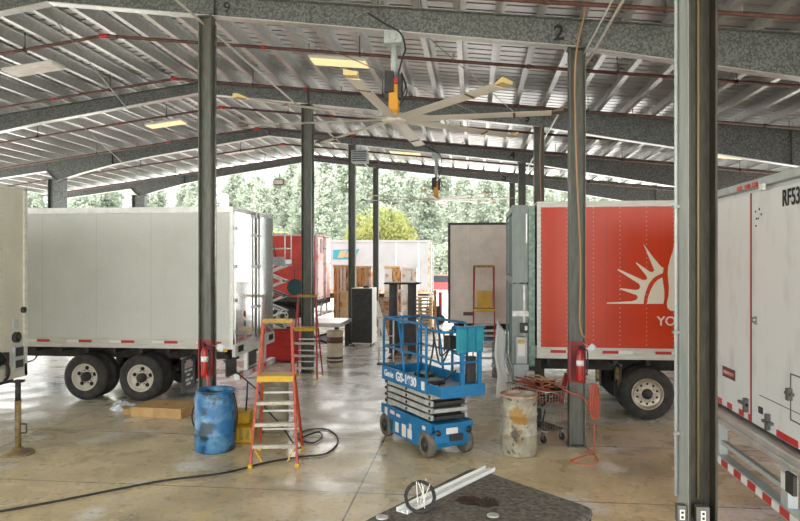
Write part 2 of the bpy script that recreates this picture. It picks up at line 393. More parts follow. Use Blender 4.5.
# columns
def column(x, y, w, label, top=None, band=None, plate=True, m='galvdk', dy=None):
    t = thing('steel_column', label, 'column', (x, y, 0)); dy = dy or w
    top = top or zbot(x)-.0
    def I(z0, z1, e=0.0):
        mb = MB()
        mb.box(-w/2-e, -w/2+.016+e, -dy/2-e, dy/2+e, z0, z1).box(w/2-.016-e, w/2+e, -dy/2-e, dy/2+e, z0, z1)
        mb.box(-w/2+.016+e, w/2-.016-e, -.006-e, .006+e, z0, z1); return mb
    I(.02, top).build('shaft', m, t)
    if plate:
        MB().box(-w*.6, w*.6, -dy*.6, dy*.6, 0, .022).build('base_plate', m, t)
        MB().box(-w*.6, w*.6, -dy*.5, dy*.5, top-.02, top).build('cap_plate', m, t)
    if band:
        b = I(band[0], band[1], .002).build('painted_band', 'redband', t); b['label'] = 'red painted band'
    return t
CL, CR = -4.5, 1.62
fg = column(1.722, 5.45, .212, 'dark galvanized column closest to the camera, with conduit and two outlet boxes', dy=.27, m='galvshade')
MB().box(-.1085, -.106, -.135, .135, .02, zbot(1.7)).build('lit_side_face', 'galvlit', fg)  # thin added plate, its pale colour stands for light from the aisle
c2 = column(CR, 11.0, .25, 'green-grey column on the right with red band, extinguisher and orange cord coil', band=(1.02, 1.68))
c9 = column(-4.55, 11.0, .215, 'dark column with red band standing behind the blue drum', band=(1.0, 1.62))
columns = [column(CR, 17.4, .25, 'column numbered 3 rising behind the rear corner of the red trailer'),
 column(CR, 23.6, .25, 'column numbered 4, behind the column numbered 3'),
 column(CR, 29.8, .24, 'farthest column of the right row, numbered 5'),
 column(-4.42, 17.4, .27, 'column directly behind the red platform ladder near the white trailer doors'),
 column(-4.36, 23.6, .24, 'column beside the black cabinet'),
 column(-4.42, 29.8, .24, 'farthest slim column of the left row at the open end')]
for y, lb in ((23.6, 'wide pale column at the left eave, above the white trailer roof, nearer one'), (29.8, 'wide pale column at the left eave, above the white trailer roof, farther one')):
    column(-15.6, y, .62, lb, m='galv', dy=.25, top=zbot(-15.3))
# conduits and outlet boxes on the nearest column
MB().tube([(0, -.02, 1.12), (0, -.02, 6.1)], .011, 8).build('conduit', 'dullcopper', fg)
MB().tube([(-.13, .1, 1.1), (-.13, .1, 6.1)], .014, 8).build('conduit', 'greysteel', fg)
for (dx, dy, R, nm) in ((.0, -.10, 0, 'outlet_box'), (-.150, -.09, PI/2, 'outlet_box')):
    mb = MB().cb((dx, dy, 1.03), (.10 if R == 0 else .07, .075, .13))
    ob = mb.build(nm, 'darksteel', fg, .006)
    fp = MB().cb((dx, dy-.04, 1.03), (.035, .006, .075)).build('outlet_face', 'label', ob)
    MB().cb((dx, dy-.045, 1.048), (.018, .006, .018)).cb((dx, dy-.045, 1.012), (.018, .006, .018)).build('socket', 'text', ob)
for z in (.5, 1.6, 2.4, 3.4):
    MB().cb((-.13, .1, z), (.05, .05, .025)).build('conduit_strap', 'steel', fg)
MB().tube([(.128, .06, 0.1), (.128, .06, 7.0)], .02, 8).build('conduit', 'steel', c9)
MB().tube([(.15, .06, .1), (.15, .06, 6.7)], .02, 8).build('conduit', 'steel', columns[3])
# sprinkler pipes
pl = ['first', 'second', 'third', 'fourth', 'fifth', 'sixth', 'seventh']
for i, y in enumerate((9.55, 12.7, 15.9, 19.0, 22.2, 25.3, 28.4)):
    t = thing('sprinkler_pipe', 'dark red sprinkler pipe across the roof, %s from the camera' % pl[i], 'pipe', (0, y, 0))
    zz = lambda q: ztop(q)-.30
    MB().tube([(-19.6, 0, zz(-19.6)), (RX, 0, zz(RX)), (12.6, 0, zz(12.6))], .033, 8).build('pipe_run', 'pipe', t)
    MB().tube([(RX-.09, 0, zz(RX-.09)), (RX, 0, zz(RX)), (RX+.09, 0, zz(RX+.09))], .045, 10).build('coupling', 'red', t)
    for q in (-10.6, -4.1, 1.0, 6.5):
        MB().cyl((q-.04, 0, zz(q-.04)), (q+.04, 0, zz(q+.04)), .041, 10).build('coupling', 'red' if q < -4 else 'pipe', t)
    for q in (-13.2, -9.1, -5.4, -2.2, 2.6, 4.7, 8.3):
        MB().tube([(q, 0, zz(q)+.02), (q, 0, ztop(q)+.05)], .009, 6).cb((q, 0, zz(q)), (.03, .085, .085)).build('hanger', 'black', t)
    for q in (-11.7, -8.3, -3.2, -.4, 3.6, 7.0):
        MB().cyl((q, 0, zz(q)+.03), (q, 0, zz(q)+.12), .012, 6).lathe([(.035, zz(q)+.12), (.035, zz(q)+.128)], 8, X=Matrix.Translation((q, 0, 0))).build('sprinkler_head', 'steel', t)
tag(MB().tube([(-17.34, 45, 0), (-17.34, 45, 7.6)], .26, 12).build('white_post', 'wtext'), 'tall white post outside behind the white trailer roof', 'post')
# bracing and long conduits under the rafters
def rod(name, p, q, r, m, label, cat='rod', group=None):
    return tag(MB().tube([p, q], r, 6).build(name, m), label, cat, group)
rod('brace_rod', (-7.45, 11, 7.35), (-9.4, 17.4, 7.05), .012, 'steel', 'thin steel brace rod slanting left from the ridge of the number 9 rafter')
rod('brace_rod', (-10.9, 17.4, 6.8), (-12.9, 23.6, 6.5), .012, 'steel', 'thin steel brace rod over the far left trailer roof')
rod('roof_conduit', (-4.62, 4, 7.02), (-4.55, 29.8, 6.98), .022, 'alu', 'pale conduit running front to back above the left column row', 'conduit')
rod('roof_conduit', (1.84, 4, 6.22), (1.84, 29.7, 6.24), .022, 'alu', 'pale conduit running front to back above the right column row, outer one', 'conduit')
rod('roof_conduit', (1.70, 4, 6.20), (1.70, 10.8, 6.22), .014, 'alu', 'thin pale conduit beside the thicker one above the right column row', 'conduit')
rod('brace_rod', (-1.0, 11, 6.85), (1.3, 17.4, 6.5), .010, 'steel', 'thin dark brace rod behind the near ceiling fan, sloping right')
rod('brace_rod', (.2, 17.4, 6.7), (-3.6, 11, 7.05), .010, 'steel', 'thin dark brace rod behind the near ceiling fan, sloping left')
# ------------------------------------------------------------------ lamps
def lamp(x, y, lit, label, drop=.12, L=1.2, W=.5):
    z = ztop(x)-.10-drop; t = thing('ceiling_light', label, 'ceiling light', (x, y, z))
    sl = -.095 if x > RX else .119
    X = Matrix.Rotation(-math.atan(sl), 4, 'Y')
    MB().box(-L/2, L/2, -W/2, W/2, -.05, .02, X=X).build('housing', 'lamphouse', t, .01)
    MB().box(-L/2+.03, L/2-.03, -W/2+.03, W/2-.03, -.068, -.05, X=X).build('diffuser', 'lampw' if lit else 'lampoff', t)
    for q in (-L/2+.1, L/2-.1): MB().cyl((q, 0, .02), (q, 0, drop+.14-sl*q*0), .008, 6).build('hanger', 'steel', t)
lamp(-9.75, 13.9, False, 'unlit pale strip light at the upper left of the roof')
lamp(-9.6, 20.0, True, 'glowing warm ceiling light in the left roof slope')
lamp(-9.3, 25.6, False, 'small pale ceiling light far down the left roof slope')
lamp(-2.75, 13.5, True, 'glowing warm ceiling light beside the near fan motor')
lamp(-2.6, 25.0, True, 'small glowing ceiling light far down the middle of the roof')
lamp(6.25, 17.9, True, 'yellow ceiling light seen just right of the nearest column', .55)
t = thing('flood_light', 'small brown flood light hanging at the open far end', 'flood light', (-8.9, 29.9, 6.55))
MB().cb((0, 0, 0), (.5, .35, .28)).build('lamp_head', 'fancapd', t, .03); MB().cyl((0, 0, .14), (0, 0, 1.1), .02, 6).build('drop_rod', 'steel', t)
MB().cb((0, -.18, 0), (.4, .02, .2)).build('lens', 'lampoff', t)
t = thing('unit_heater', 'grey louvred box hung beside the column top near the far end', 'heater', (-3.95, 22.9, 6.55))
MB().cb((0, 0, 0), (.55, .4, .42)).build('casing', 'greysteel', t, .01)
for k in range(5): MB().cb((0, -.205, -.15+k*.075), (.48, .02, .03)).build('louvre', 'black', t)
MB().cyl((0, 0, .2), (0, 0, .75), .015, 6).build('drop_rod', 'steel', t)
# ------------------------------------------------------------------ fans
def fan(x, y, z, ztp, label):
    t = thing('ceiling_fan', label, 'ceiling fan', (x, y, z))
    R = 2.72
    h = MB().lathe([(.0, -.05), (.13, -.05), (.20, -.02), (.20, .05), (.12, .07), (0, .07)], 20).build('hub', 'fanblade', t)
    for k in range(8):
        a = math.radians(-5+45*k)
        X = Matrix.Rotation(a, 4, 'Z') @ Matrix.Rotation(math.radians(-12), 4, 'X')
        mb = MB()
        sec = [(-.11, -.004), (-.05, .018), (.04, .022), (.11, .004), (.04, -.006), (-.05, -.010)]
        vs = []; n = len(sec)
        for rr in (.16, R-.18):
            for (u, w) in sec: vs.append((rr, u, w))
        mb.add(vs, [tuple(range(n)), tuple(range(2*n-1, n-1, -1))]+[(i, n+i, n+(i+1) % n, (i+1) % n) for i in range(n)], 0, False, X)
        b = mb.build('blade', 'fanblade', t)
        tip = 'fancap' if k in (1, 5, 6, 7) else 'fancapd'
        MB().add([(R-.16, -.075, -.01), (R, -.08, -.01), (R, .09, .01), (R-.16, .08, .01), (R-.16, -.075, .016), (R, -.10, .06), (R, .10, .06), (R-.16, .08, .022)],
            [(0,3,2,1),(4,5,6,7),(0,1,5,4),(1,2,6,5),(2,3,7,6),(3,0,4,7)], 0, False, X).build('winglet', tip, b)
        MB().cb((R*.72, 0, .0), (.04, .175, .035), 0, X).build('joint_clip', 'fancapd', b)
    mo = MB().cb((0, 0, .36), (.17, .17, .44)).cyl((0, 0, .07), (0, 0, .15), .09, 14).build('motor', 'fanor', t, .02)
    MB().cb((-.07, -.10, .60), (.15, .08, .34)).cb((.11, -.02, .52), (.07, .2, .4)).cb((-.11, .0, .45), (.06, .15, .25)).build('control_box', 'black', mo, .01)
    MB().cb((.02, -.09, .62), (.10, .03, .09)).build('warning_label', 'stripr', mo)
    MB().tube(smooth([(.1, -.08, .3), (.2, -.1, .5), (.13, -.08, .75), (.22, -.05, .45), (.1, -.1, .2)], 6), .012, 6).build('wiring', 'cable', mo)
    MB().cyl((0, 0, .7), (0, 0, ztp-z-.16), .055, 12).build('downrod', 'greysteel', t)
    MB().cb((0, -.0, ztp-z-.1), (.30, .30, .2)).cyl((0, -.17, ztp-z-.1), (0, .17, ztp-z-.1), .07, 12).build('mounting_bracket', 'greysteel', t, .01)
    MB().tube(smooth([(.08, -.1, .72), (.16, -.12, 1.0), (.2, -.14, ztp-z-.3), (.12, -.15, ztp-z-.05), (-.15, -.15, ztp-z+.12), (-.42, -.14, ztp-z+.3)], 6), .016, 6).build('power_cable', 'cable', t)
    return t
fan(-1.33, 11.0, 5.30, zbot(-1.33), 'large eight-blade ceiling fan hanging nearest the camera')
fan(-1.36, 23.6, 5.12, zbot(-1.36), 'large ceiling fan hanging far away before the trees')
# ------------------------------------------------------------------ wheels and trailers
def wheel(parent, x, y, rim='rimw', R=.49, out=-1, W=.27, style='steel'):
    X = Matrix.Translation((x, y, R)) @ Matrix.Rotation(PI/2 if out < 0 else -PI/2, 4, 'X')   # local +z -> outward
    w = W/2
    prof = [(.285, -w+.02), (.30, -w), (.40, -w-.004), (.46, -w+.02), (R, -w+.05), (R, -.06), (R-.012, -.055), (R-.012, -.045), (R, -.04), (R, -.005), (R-.012, 0), (R, .005), (R, .04), (R-.012, .045), (R-.012, .055), (R, .06), (R, w-.05), (.46, w-.02), (.43, w-.002), (.40, w+.004), (.33, w+.002), (.30, w), (.285, w-.02), (.275, 0)]
    vs = []; fs = []; n = 36; K = len(prof)
    for r, z in prof:
        for k in range(n): vs.append((r*math.cos(2*PI*k/n), r*math.sin(2*PI*k/n), z))
    for i in range(K):
        for k in range(n): fs.append((i*n+k, i*n+(k+1) % n, ((i+1) % K)*n+(k+1) % n, ((i+1) % K)*n+k))
    t = MB().add(vs, fs, 0, True, X).build('tire', 'rubber', parent)
    mb = MB()
    if style == 'steel':
        mb.lathe([(.29, w-.01), (.285, w+.004), (.27, w), (.255, w-.06), (.235, w-.10), (.10, w-.11), (0, w-.11)], 32, 0, X, True, False)
    else:
        mb.lathe([(.29, w-.01), (.29, w+.012), (.27, w+.006), (.255, w-.03), (.22, w-.045), (.12, w-.03), (0, w-.03)], 32, 0, X, True, False)
    r = mb.build('rim', rim, t)
    d = w-.108 if style == 'steel' else w-.046; nh = 5 if style == 'steel' else 10
    for k in range(nh if rim != 'under' and out < 0 else 0):
        a = 2*PI*k/nh+.3; rh = .042 if style == 'steel' else .022
        MB().lathe([(rh, 0), (rh, .015)], 12, 0, X @ Matrix.Translation((.185*math.cos(a), .185*math.sin(a), d))).build('hand_hole', 'dim', r)
    hb = MB().lathe([(.10, w-.12), (.10, w-.02), (.075, w), (.05, w+.03), (0, w+.03)], 16, 0, X)
    hb.build('hub', 'under' if style == 'steel' else 'under', t)
    ln = MB()
    for k in range(10):
        a = 2*PI*k/10
        ln.cyl(X @ Vector((.135*math.cos(a), .135*math.sin(a), d)), X @ Vector((.135*math.cos(a), .135*math.sin(a), d+.05)), .014, 6)
    ln.build('lug_nuts', 'steel', r)
def hflip(s): return lambda a0, a1: (s*a0, s*a1) if s > 0 else (s*a1, s*a0)
def trailer(label, loc, s, L, wallm, H=4.08, doors=True, axles=(), rim='rimw', style='steel', tape=True, railm='aluw', zf=1.13, rail_h=.21, W=2.6, under=True, frame='alu', doorm='whiteplain', nm='semi_trailer', bump=True, toprail=.13, pw=.07):
    t = thing(nm, label, 'trailer', loc); fx = hflip(s)
    def bx(mb, a0, a1, y0, y1, z0, z1, mi=0):
        x0, x1 = fx(a0, a1); return mb.box(x0, x1, y0, y1, z0, z1, mi)
    bx(MB(), .03, L-.03, .018, W-.018, zf+rail_h-.01, H-.02).build('body_shell', wallm, t)
    mb = MB()
    for y0, y1 in ((0, .03), (W-.03, W)): bx(mb, .0, L, y0, y1, H-toprail, H)
    bx(mb, 0, L, .03, W-.03, H-.03, H)
    mb.build('top_rail', frame, t, .004)
    mb = MB()
    for y0, y1 in ((0, .05), (W-.05, W)):
        bx(mb, .0, L, y0, y1, zf, zf+rail_h)
    bx(mb, L-.05, L, .05, W-.05, zf, zf+rail_h)
    for y0, y1 in ((-.006, 0.0),):
        bx(mb, .0, L, y0, y1, zf+rail_h-.035, zf+rail_h); bx(mb, 0, L, y0, y1, zf, zf+.025)
    mb.build('bottom_rail', railm, t)
    for a0 in (0, L-pw):
        for y0, y1 in ((-.008, .06), (W-.06, W+.008)): bx(MB(), a0, a0+pw, y0, y1, zf, H-.005).build('corner_post', frame, t)
    if tape:
        a = .25
        while a < L-.5:
            mb = MB(); bx(mb, a, a+.29, -.009, 0, zf+rail_h-.105, zf+rail_h-.05, 0); bx(mb, a+.29, a+.55, -.009, 0, zf+rail_h-.105, zf+rail_h-.05, 1); a += .95
            mb.build('reflective_tape', ['stripr', 'stripw'], t)
    if under:
        mb = MB()
        for y in (.72, W-.72): bx(mb, .15, L-.4, y-.06, y+.06, zf-.30, zf-.02)
        k = .2
        while k < L-.3: bx(mb, k, k+.07, .05, W-.05, zf-.11, zf-.01); k += .6
        bx(mb, .1, L-.1, .05, W-.05, zf-.012, zf)
        mb.build('underframe', 'under', t)
    for a in axles:
        x = s*a
        MB().cyl((x, .25, .49), (x, W-.25, .49), .07, 12).box(x-.05, x+.05, .65, .80, .55, zf-.28).box(x-.05, x+.05, W-.80, W-.65, .55, zf-.28).box(x-.5, x+.5, .66, .78, .54, .6).build('axle', 'under', t)
        wheel(t, x, .155, rim, out=-1, style=style); wheel(t, x, .50, 'under', out=1, style='steel')
        wheel(t, x, W-.155, rim, out=1, style=style); wheel(t, x, W-.50, 'under', out=-1, style='steel')
    if doors:
        for k, (y0, y1) in enumerate(((.055, W/2-.012), (W/2+.012, W-.055))):
            d = bx(MB(), -.03, .02, y0, y1, zf+.10, H-.10).build('door', doorm, t, .006)
            mb = MB()
            for yy in ((y1-.12,) if k == 0 else (y0+.12,)):
                xx = -s*.06
                mb.cyl((xx, yy, zf+.02), (xx, yy, H-.04), .018, 8)
                mb.box(xx-.03, xx+.03, yy-.05, yy+.05, zf+.02, zf+.12).box(xx-.03, xx+.03, yy-.05, yy+.05, H-.16, H-.04)
                for z in (1.9, 2.8, 3.5): mb.box(xx-.03, xx+.03, yy-.04, yy+.04, z, z+.06)
            mb.build('lock_rod', 'steel', d)
            ye = y0 if k == 0 else y1; mb = MB()
            for z in (1.45, 2.1, 2.8, 3.6): bx(mb, -.045, -.03, ye-.05 if k else ye-.05, ye+.10 if k == 0 else ye+.05, z, z+.08)
            mb.build('hinge', 'steel', d)
            for q in (0, .55): bx(MB(), -.036, -.030, y0+.15+q, y0+.45+q, zf+.16, zf+.21).build('reflective_tape', 'stripr', d)
        mb = MB(); bx(mb, -.05, .02, 0, W, zf-.16, zf+.10); mb.build('rear_sill', railm, t)
        for y in (.16, W-.46):
            lm = MB()
            for q in range(3): bx(lm, -.062, -.05, y+q*.11, y+q*.11+.09, zf-.08, zf+.05)
            lm.build('tail_lamp', 'dim', t)
        if bump:
            mb = MB(); bx(mb, -.1, .02, .1, W-.1, .48, .60, 0)
            for y in (.7, W-.78): bx(mb, -.06, .02, y, y+.08, .58, zf-.1, 0)
            for q in range(6): bx(mb, -.106, -.1, .12+q*.4, .32+q*.4, .50, .58, 1 if q % 2 == 0 else 2)
            mb.build('rear_bumper', ['alu', 'stripr', 'stripw'], t)
    return t
def flap(parent, x, y0, y1, z0, z1, s, col='black', lines=0, nm='mud_flap'):
    f = MB().box(x-.008, x+.008, y0, y1, z0, z1).build(nm, col, parent)
    MB().cyl((x, y0-.03, z1), (x, y1+.05, z1+.01), .018, 8).build('flap_bracket', 'steel', f)
    return f
M['rustw'] = mat('rust_flecked_white', (.60, .57, .52), .7, 0, (.38, .16, .05), 2.4, .52, .66)
M['darksteel'] = mat('weathered_steel', (.14, .14, .13), .5, .5)
M['flap'] = mat('grey_mud_flap', (.09, .10, .115), .5, 0, (.06, .065, .075), 5)
# the white trailer on the left
tl = trailer('white sheet-sided trailer on the left with tandem wheels, its doors facing the aisle', (-4.97, 13.38, 0), -1, 13.0, 'white', axles=(2.03, 3.28), rim='rimw', frame='alu', H=4.09, W=2.72)
for y0, y1 in ((.03, .68), (1.9, 2.5)):
    f = flap(tl, -1.12 if y0 < 1 else -.85, y0, y1, .2, .92, 1, 'flap')
    xx = (-1.12 if y0 < 1 else -.85)+.009
    mb = MB()
    for (u, v, w, h) in ((.12, .40, .14, .05), (.30, .40, .2, .05), (.22, .31, .16, .05), (.16, .20, .2, .06), (.4, .20, .12, .06), (.2, .12, .22, .05)):
        mb.box(xx, xx+.003, y0+u, y0+u+w, .2+v, .2+v+h)
    mb.build('flap_print', 'wtext', f)
    MB().box(xx, xx+.003, y0+.12, y0+.52, .68, .80).box(xx, xx+.003, y0+.2, y0+.44, .80, .85).build('flap_emblem', 'pinkdoor', f)
f = MB().box(-.30, -.27, .35, .95, .5, .98).build('mud_flap', 'black', tl)
f = MB().box(-.30, -.27, 1.75, 2.3, .5, .98).build('mud_flap', 'black', tl)
MB().box(-6.5, -6.38, -.014, 0, 1.18, 1.22).build('marker_lamp', 'orange', tl)
MB().tube(smooth([(-5.2, .3, 1.0), (-5.0, .2, .75), (-4.6, .25, .8), (-4.5, .3, 1.02)], 6), .015, 6).build('air_hose', 'cable', tl)
mb = MB()
for (z, c) in ((1.82, 0), (1.62, 1)): mb.lathe([(.07, 0), (.07, .004)], 14, c, Matrix.Translation((.0315, .62, z)) @ Matrix.Rotation(PI/2, 4, 'Y'))
mb.build('door_decal', ['stripr', 'teal'], tl)
MB().box(-.34, -.12, -.012, .0, 1.08, 1.14).build('yellow_tag', 'yellow', tl)
# the trailer nose at the left edge
nose = trailer('cream trailer nose at the left edge with hose couplings, propped by a post', (-7.17, 7.46, 0), -1, 8.0, 'tan', doors=False, tape=False, frame='aluw', railm='tan', H=4.12, rail_h=.16, toprail=.06)
mb = MB()
for y in (.55, 1.05, 1.55, 2.05):
    for k in range(22): mb.lathe([(.012, 0), (.006, .006)], 6, 0, Matrix.Translation((-.031, y, 1.5+k*.11)) @ Matrix.Rotation(PI/2, 4, 'Y'), False)
mb.build('rivets', 'steel', nose)
MB().box(-.028, -.0, 0.0, 2.6, 1.12, 1.32).build('nose_sill', 'tan', nose)
MB().lathe([(.085, 0), (.085, .05), (.06, .055), (.055, .03), (0, .03)], 18, 0, Matrix.Translation((-.03, 2.36, 1.76)) @ Matrix.Rotation(PI/2, 4, 'Y')).build('power_socket', 'black', nose)
MB().box(-.03, -.02, 2.30, 2.42, 1.90, 2.05).build('data_plate', 'greysteel', nose)
pb = MB().box(-.03, .01, 2.28, 2.52, 1.23, 1.62).build('coupling_box', 'greysteel', nose, .01)
MB().box(.01, .016, 2.31, 2.49, 1.46, 1.60).box(.01, .016, 2.31, 2.49, 1.28, 1.40).build('coupling_face', 'black', pb)
MB().tube(smooth([(.05, 1.5, 1.5), (.06, 1.75, 1.62), (.05, 2.0, 1.50), (.06, 2.1, 1.25), (.05, 2.0, 1.12)], 6), .022, 6).tube(smooth([(.05, 1.4, 1.45), (.08, 1.7, 1.35), (.06, 2.02, 1.42), (.06, 2.05, 1.2)], 6), .022, 6).box(-.03, .05, 1.85, 2.12, 1.38, 1.56).build('air_hose', 'cable', nose)
MB().lathe([(.05, 0), (.05, .04), (.02, .05)], 12, 0, Matrix.Translation((-.03, 2.53, 2.18)) @ Matrix.Rotation(PI/2, 4, 'Y')).build('marker_lamp', 'black', nose)
t = thing('support_stand', 'yellow and grey prop post on a round foot under the cream trailer nose', 'stand', (-6.98, 9.58, 0))
MB().lathe([(.24, 0), (.23, .03), (.10, .05), (.07, .10), (0, .10)], 20).build('foot', 'standpaint', t)
MB().cyl((0, 0, .1), (0, 0, .82), .045, 14).build('tube', 'standpaint', t)
MB().cyl((0, 0, .8), (0, 0, 1.11), .04, 12).cb((0, 0, 1.115), (.14, .14, .03)).build('inner_post', 'black', t)
MB().tube(rpath([(.05, -.0, .32), (.14, 0, .32), (.14, 0, .46), (.05, 0, .46)], .02), .012, 6).build('handle', 'black', t)
# the red trailer on the right
tr = trailer('red sheet-sided trailer on the right with a cream crown emblem', (1.16, 12.83, 0), 1, 13.0, 'redside', axles=(2.02, 6.2), rim='rimc', style='alu', frame='aluw', H=4.08, doors=False, toprail=.11)
def P6(pts, ox=590, oy=230, k=4.736):
    out = []
    for (a, b) in pts:
        p = A(ox+a/k, oy+b/k, 12.83+.015); out.append((p.x-1.16, p.z))
    return out
EX = Matrix.Translation((0, .017, 0)) @ FRONT
em = MB()
ray = [(253,66),(300,130),(335,172),(348,180),(345,204),(322,214),(300,228),(280,253),(266,285),(257,320),(254,350),(80,349),(80,344),(200,337),(220,330),(226,318),(222,309),(140,280),(143,275),(215,284),(232,281),(238,270),(233,256),(130,190),(134,184),(250,237),(268,236),(271,222),(216,155),(221,154),(283,197),(298,200),(304,190)]
em.prism(P6(ray), 0, .004, EX)
em.prism(P6([(343,224),(352,290),(352,325),(347,350),(270,350),(275,318),(288,282),(305,252),(322,235)]), 0, .004, EX)
em.prism(P6([(405,10),(395,90),(380,135),(370,175),(368,210),(374,270),(372,310),(364,345),(366,368),(380,381),(410,386),(470,386),(500,300),(500,90),(460,10)]), 0, .004, EX)
em.build('crown_emblem', 'emblem', tr)
p = A(666.5, 321.5, 12.84)
text('lettering', 'YO', .235, (p.x-1.16, -.0+.015, p.z), FRONT, 'emblem', tr, .003, 1.0, .004)
for i, (px0, px1, Y) in enumerate(((591, 600, 14.6), (611, 620, 13.0))):
    x0 = A(px1, 380, Y).x-1.16
    f = flap(tr, x0+.02, Y-12.83-.0, Y-12.83+.62, .30, 1.0, -1, 'flap')
    mb = MB()
    for k in range(4): mb.box(x0+.008, x0+.012, Y-12.83+.18, Y-12.83+.44, .42+k*.13, .52+k*.13)
    mb.build('flap_print', 'ytext', f)
MB().box(-.05, .04, .02, 2.58, 1.13, 1.36).build('rear_sill', 'greengalv', tr)
MB().box(.0, .02, .05, 2.55, 1.36, 4.0).build('shaded_opening', 'dim', tr)  # dark sheet painted in for the shade inside the open trailer rear
# lift gate behind it
lg = thing('lift_gate', 'grey-green steel lift gate folded up against the rear of the red trailer', 'lift gate', (.70, 12.80, 0))
MB().box(.30, .42, -.0, .12, .98, 4.0).build('rail_post', 'greengalv', lg)
MB().box(.30, .42, 2.5, 2.62, .98, 4.0).build('rail_post', 'greengalv', lg)
MB().box(.0, .29, .0, .035, 2.55, 4.02).build('upper_panel', 'greenpaint', lg, .005)
MB().box(.0, .29, .0, .035, .62, 2.53).build('lower_panel', 'greenpaint', lg, .005)
MB().box(.0, .04, .035, .12, .62, 4.02).box(.0, .04, 2.5, 2.6, .62, 4.02).box(0, .04, .12, 2.5, 3.9, 4.02).box(0, .04, .12, 2.5, 2.52, 2.66).box(0, .04, .12, 2.5, .62, .8).build('platform_frame', 'greenpaint', lg)
MB().box(.05, .07, .12, 2.5, .8, 3.9).build('platform_deck', 'tealdk', lg)
MB().box(.25, .275, -.012, 0, 3.3, 3.85).build('hinge_strip', 'alu', lg)
MB().box(.0, .30, -.02, 0, 1.92, 2.02).box(.2, .24, -.025, 0, 1.2, 2.5).build('hinge_bar', 'steel', lg)
MB().box(.06, .26, -.20, .0, 1.05, 1.55).build('motor_box', 'greysteel', lg, .01)
cb = MB().box(.14, .28, -.14, -.0, 1.62, 1.80).build('control_box', 'black', lg, .01)
MB().box(.22, .27, -.146, -.14, 1.67, 1.75).build('control_face', 'label', cb)
MB().box(.09, .22, -.206, -.2, 1.2, 1.42).build('warning_label', 'label', lg)
MB().box(.09, .22, -.206, -.2, 1.45, 1.5).build('caution_strip', 'yellow', lg)
MB().box(.03, .3, -.05, .3, .72, 1.02).cyl((.16, -.03, .05), (.16, -.03, .75), .05, 10).build('lift_arm', 'greysteel', lg)
MB().box(.28, .42, .02, 2.55, .82, 1.0).cyl((.36, .1, .7), (.36, .5, .7), .09, 12).build('cross_beam', 'under', lg)
sh = MB(); pts = smooth([(0, 0, .02), (.03, .05, .5), (-.02, .12, 1.0), (.05, .2, 1.7)], 5); n = len(pts)
vs = []; fs = []
for p in pts:
    for q in range(5): vs.append((p.x+q*.055, p.y+.03*math.sin(q*2.1+p.z*3), p.z*(1-.06*q)))
for i in range(n-1):
    for q in range(4): fs.append((i*5+q, i*5+q+1, (i+1)*5+q+1, (i+1)*5+q))
o = sh.add(vs, fs, 0, True).build('plastic_sheet', 'wtext', loc=(.44, 14.5, 0)); sd = o.modifiers.new('thick', 'SOLIDIFY'); sd.thickness = .012
tag(o, 'white plastic sheet propped upright beside the lift gate', 'sheet')
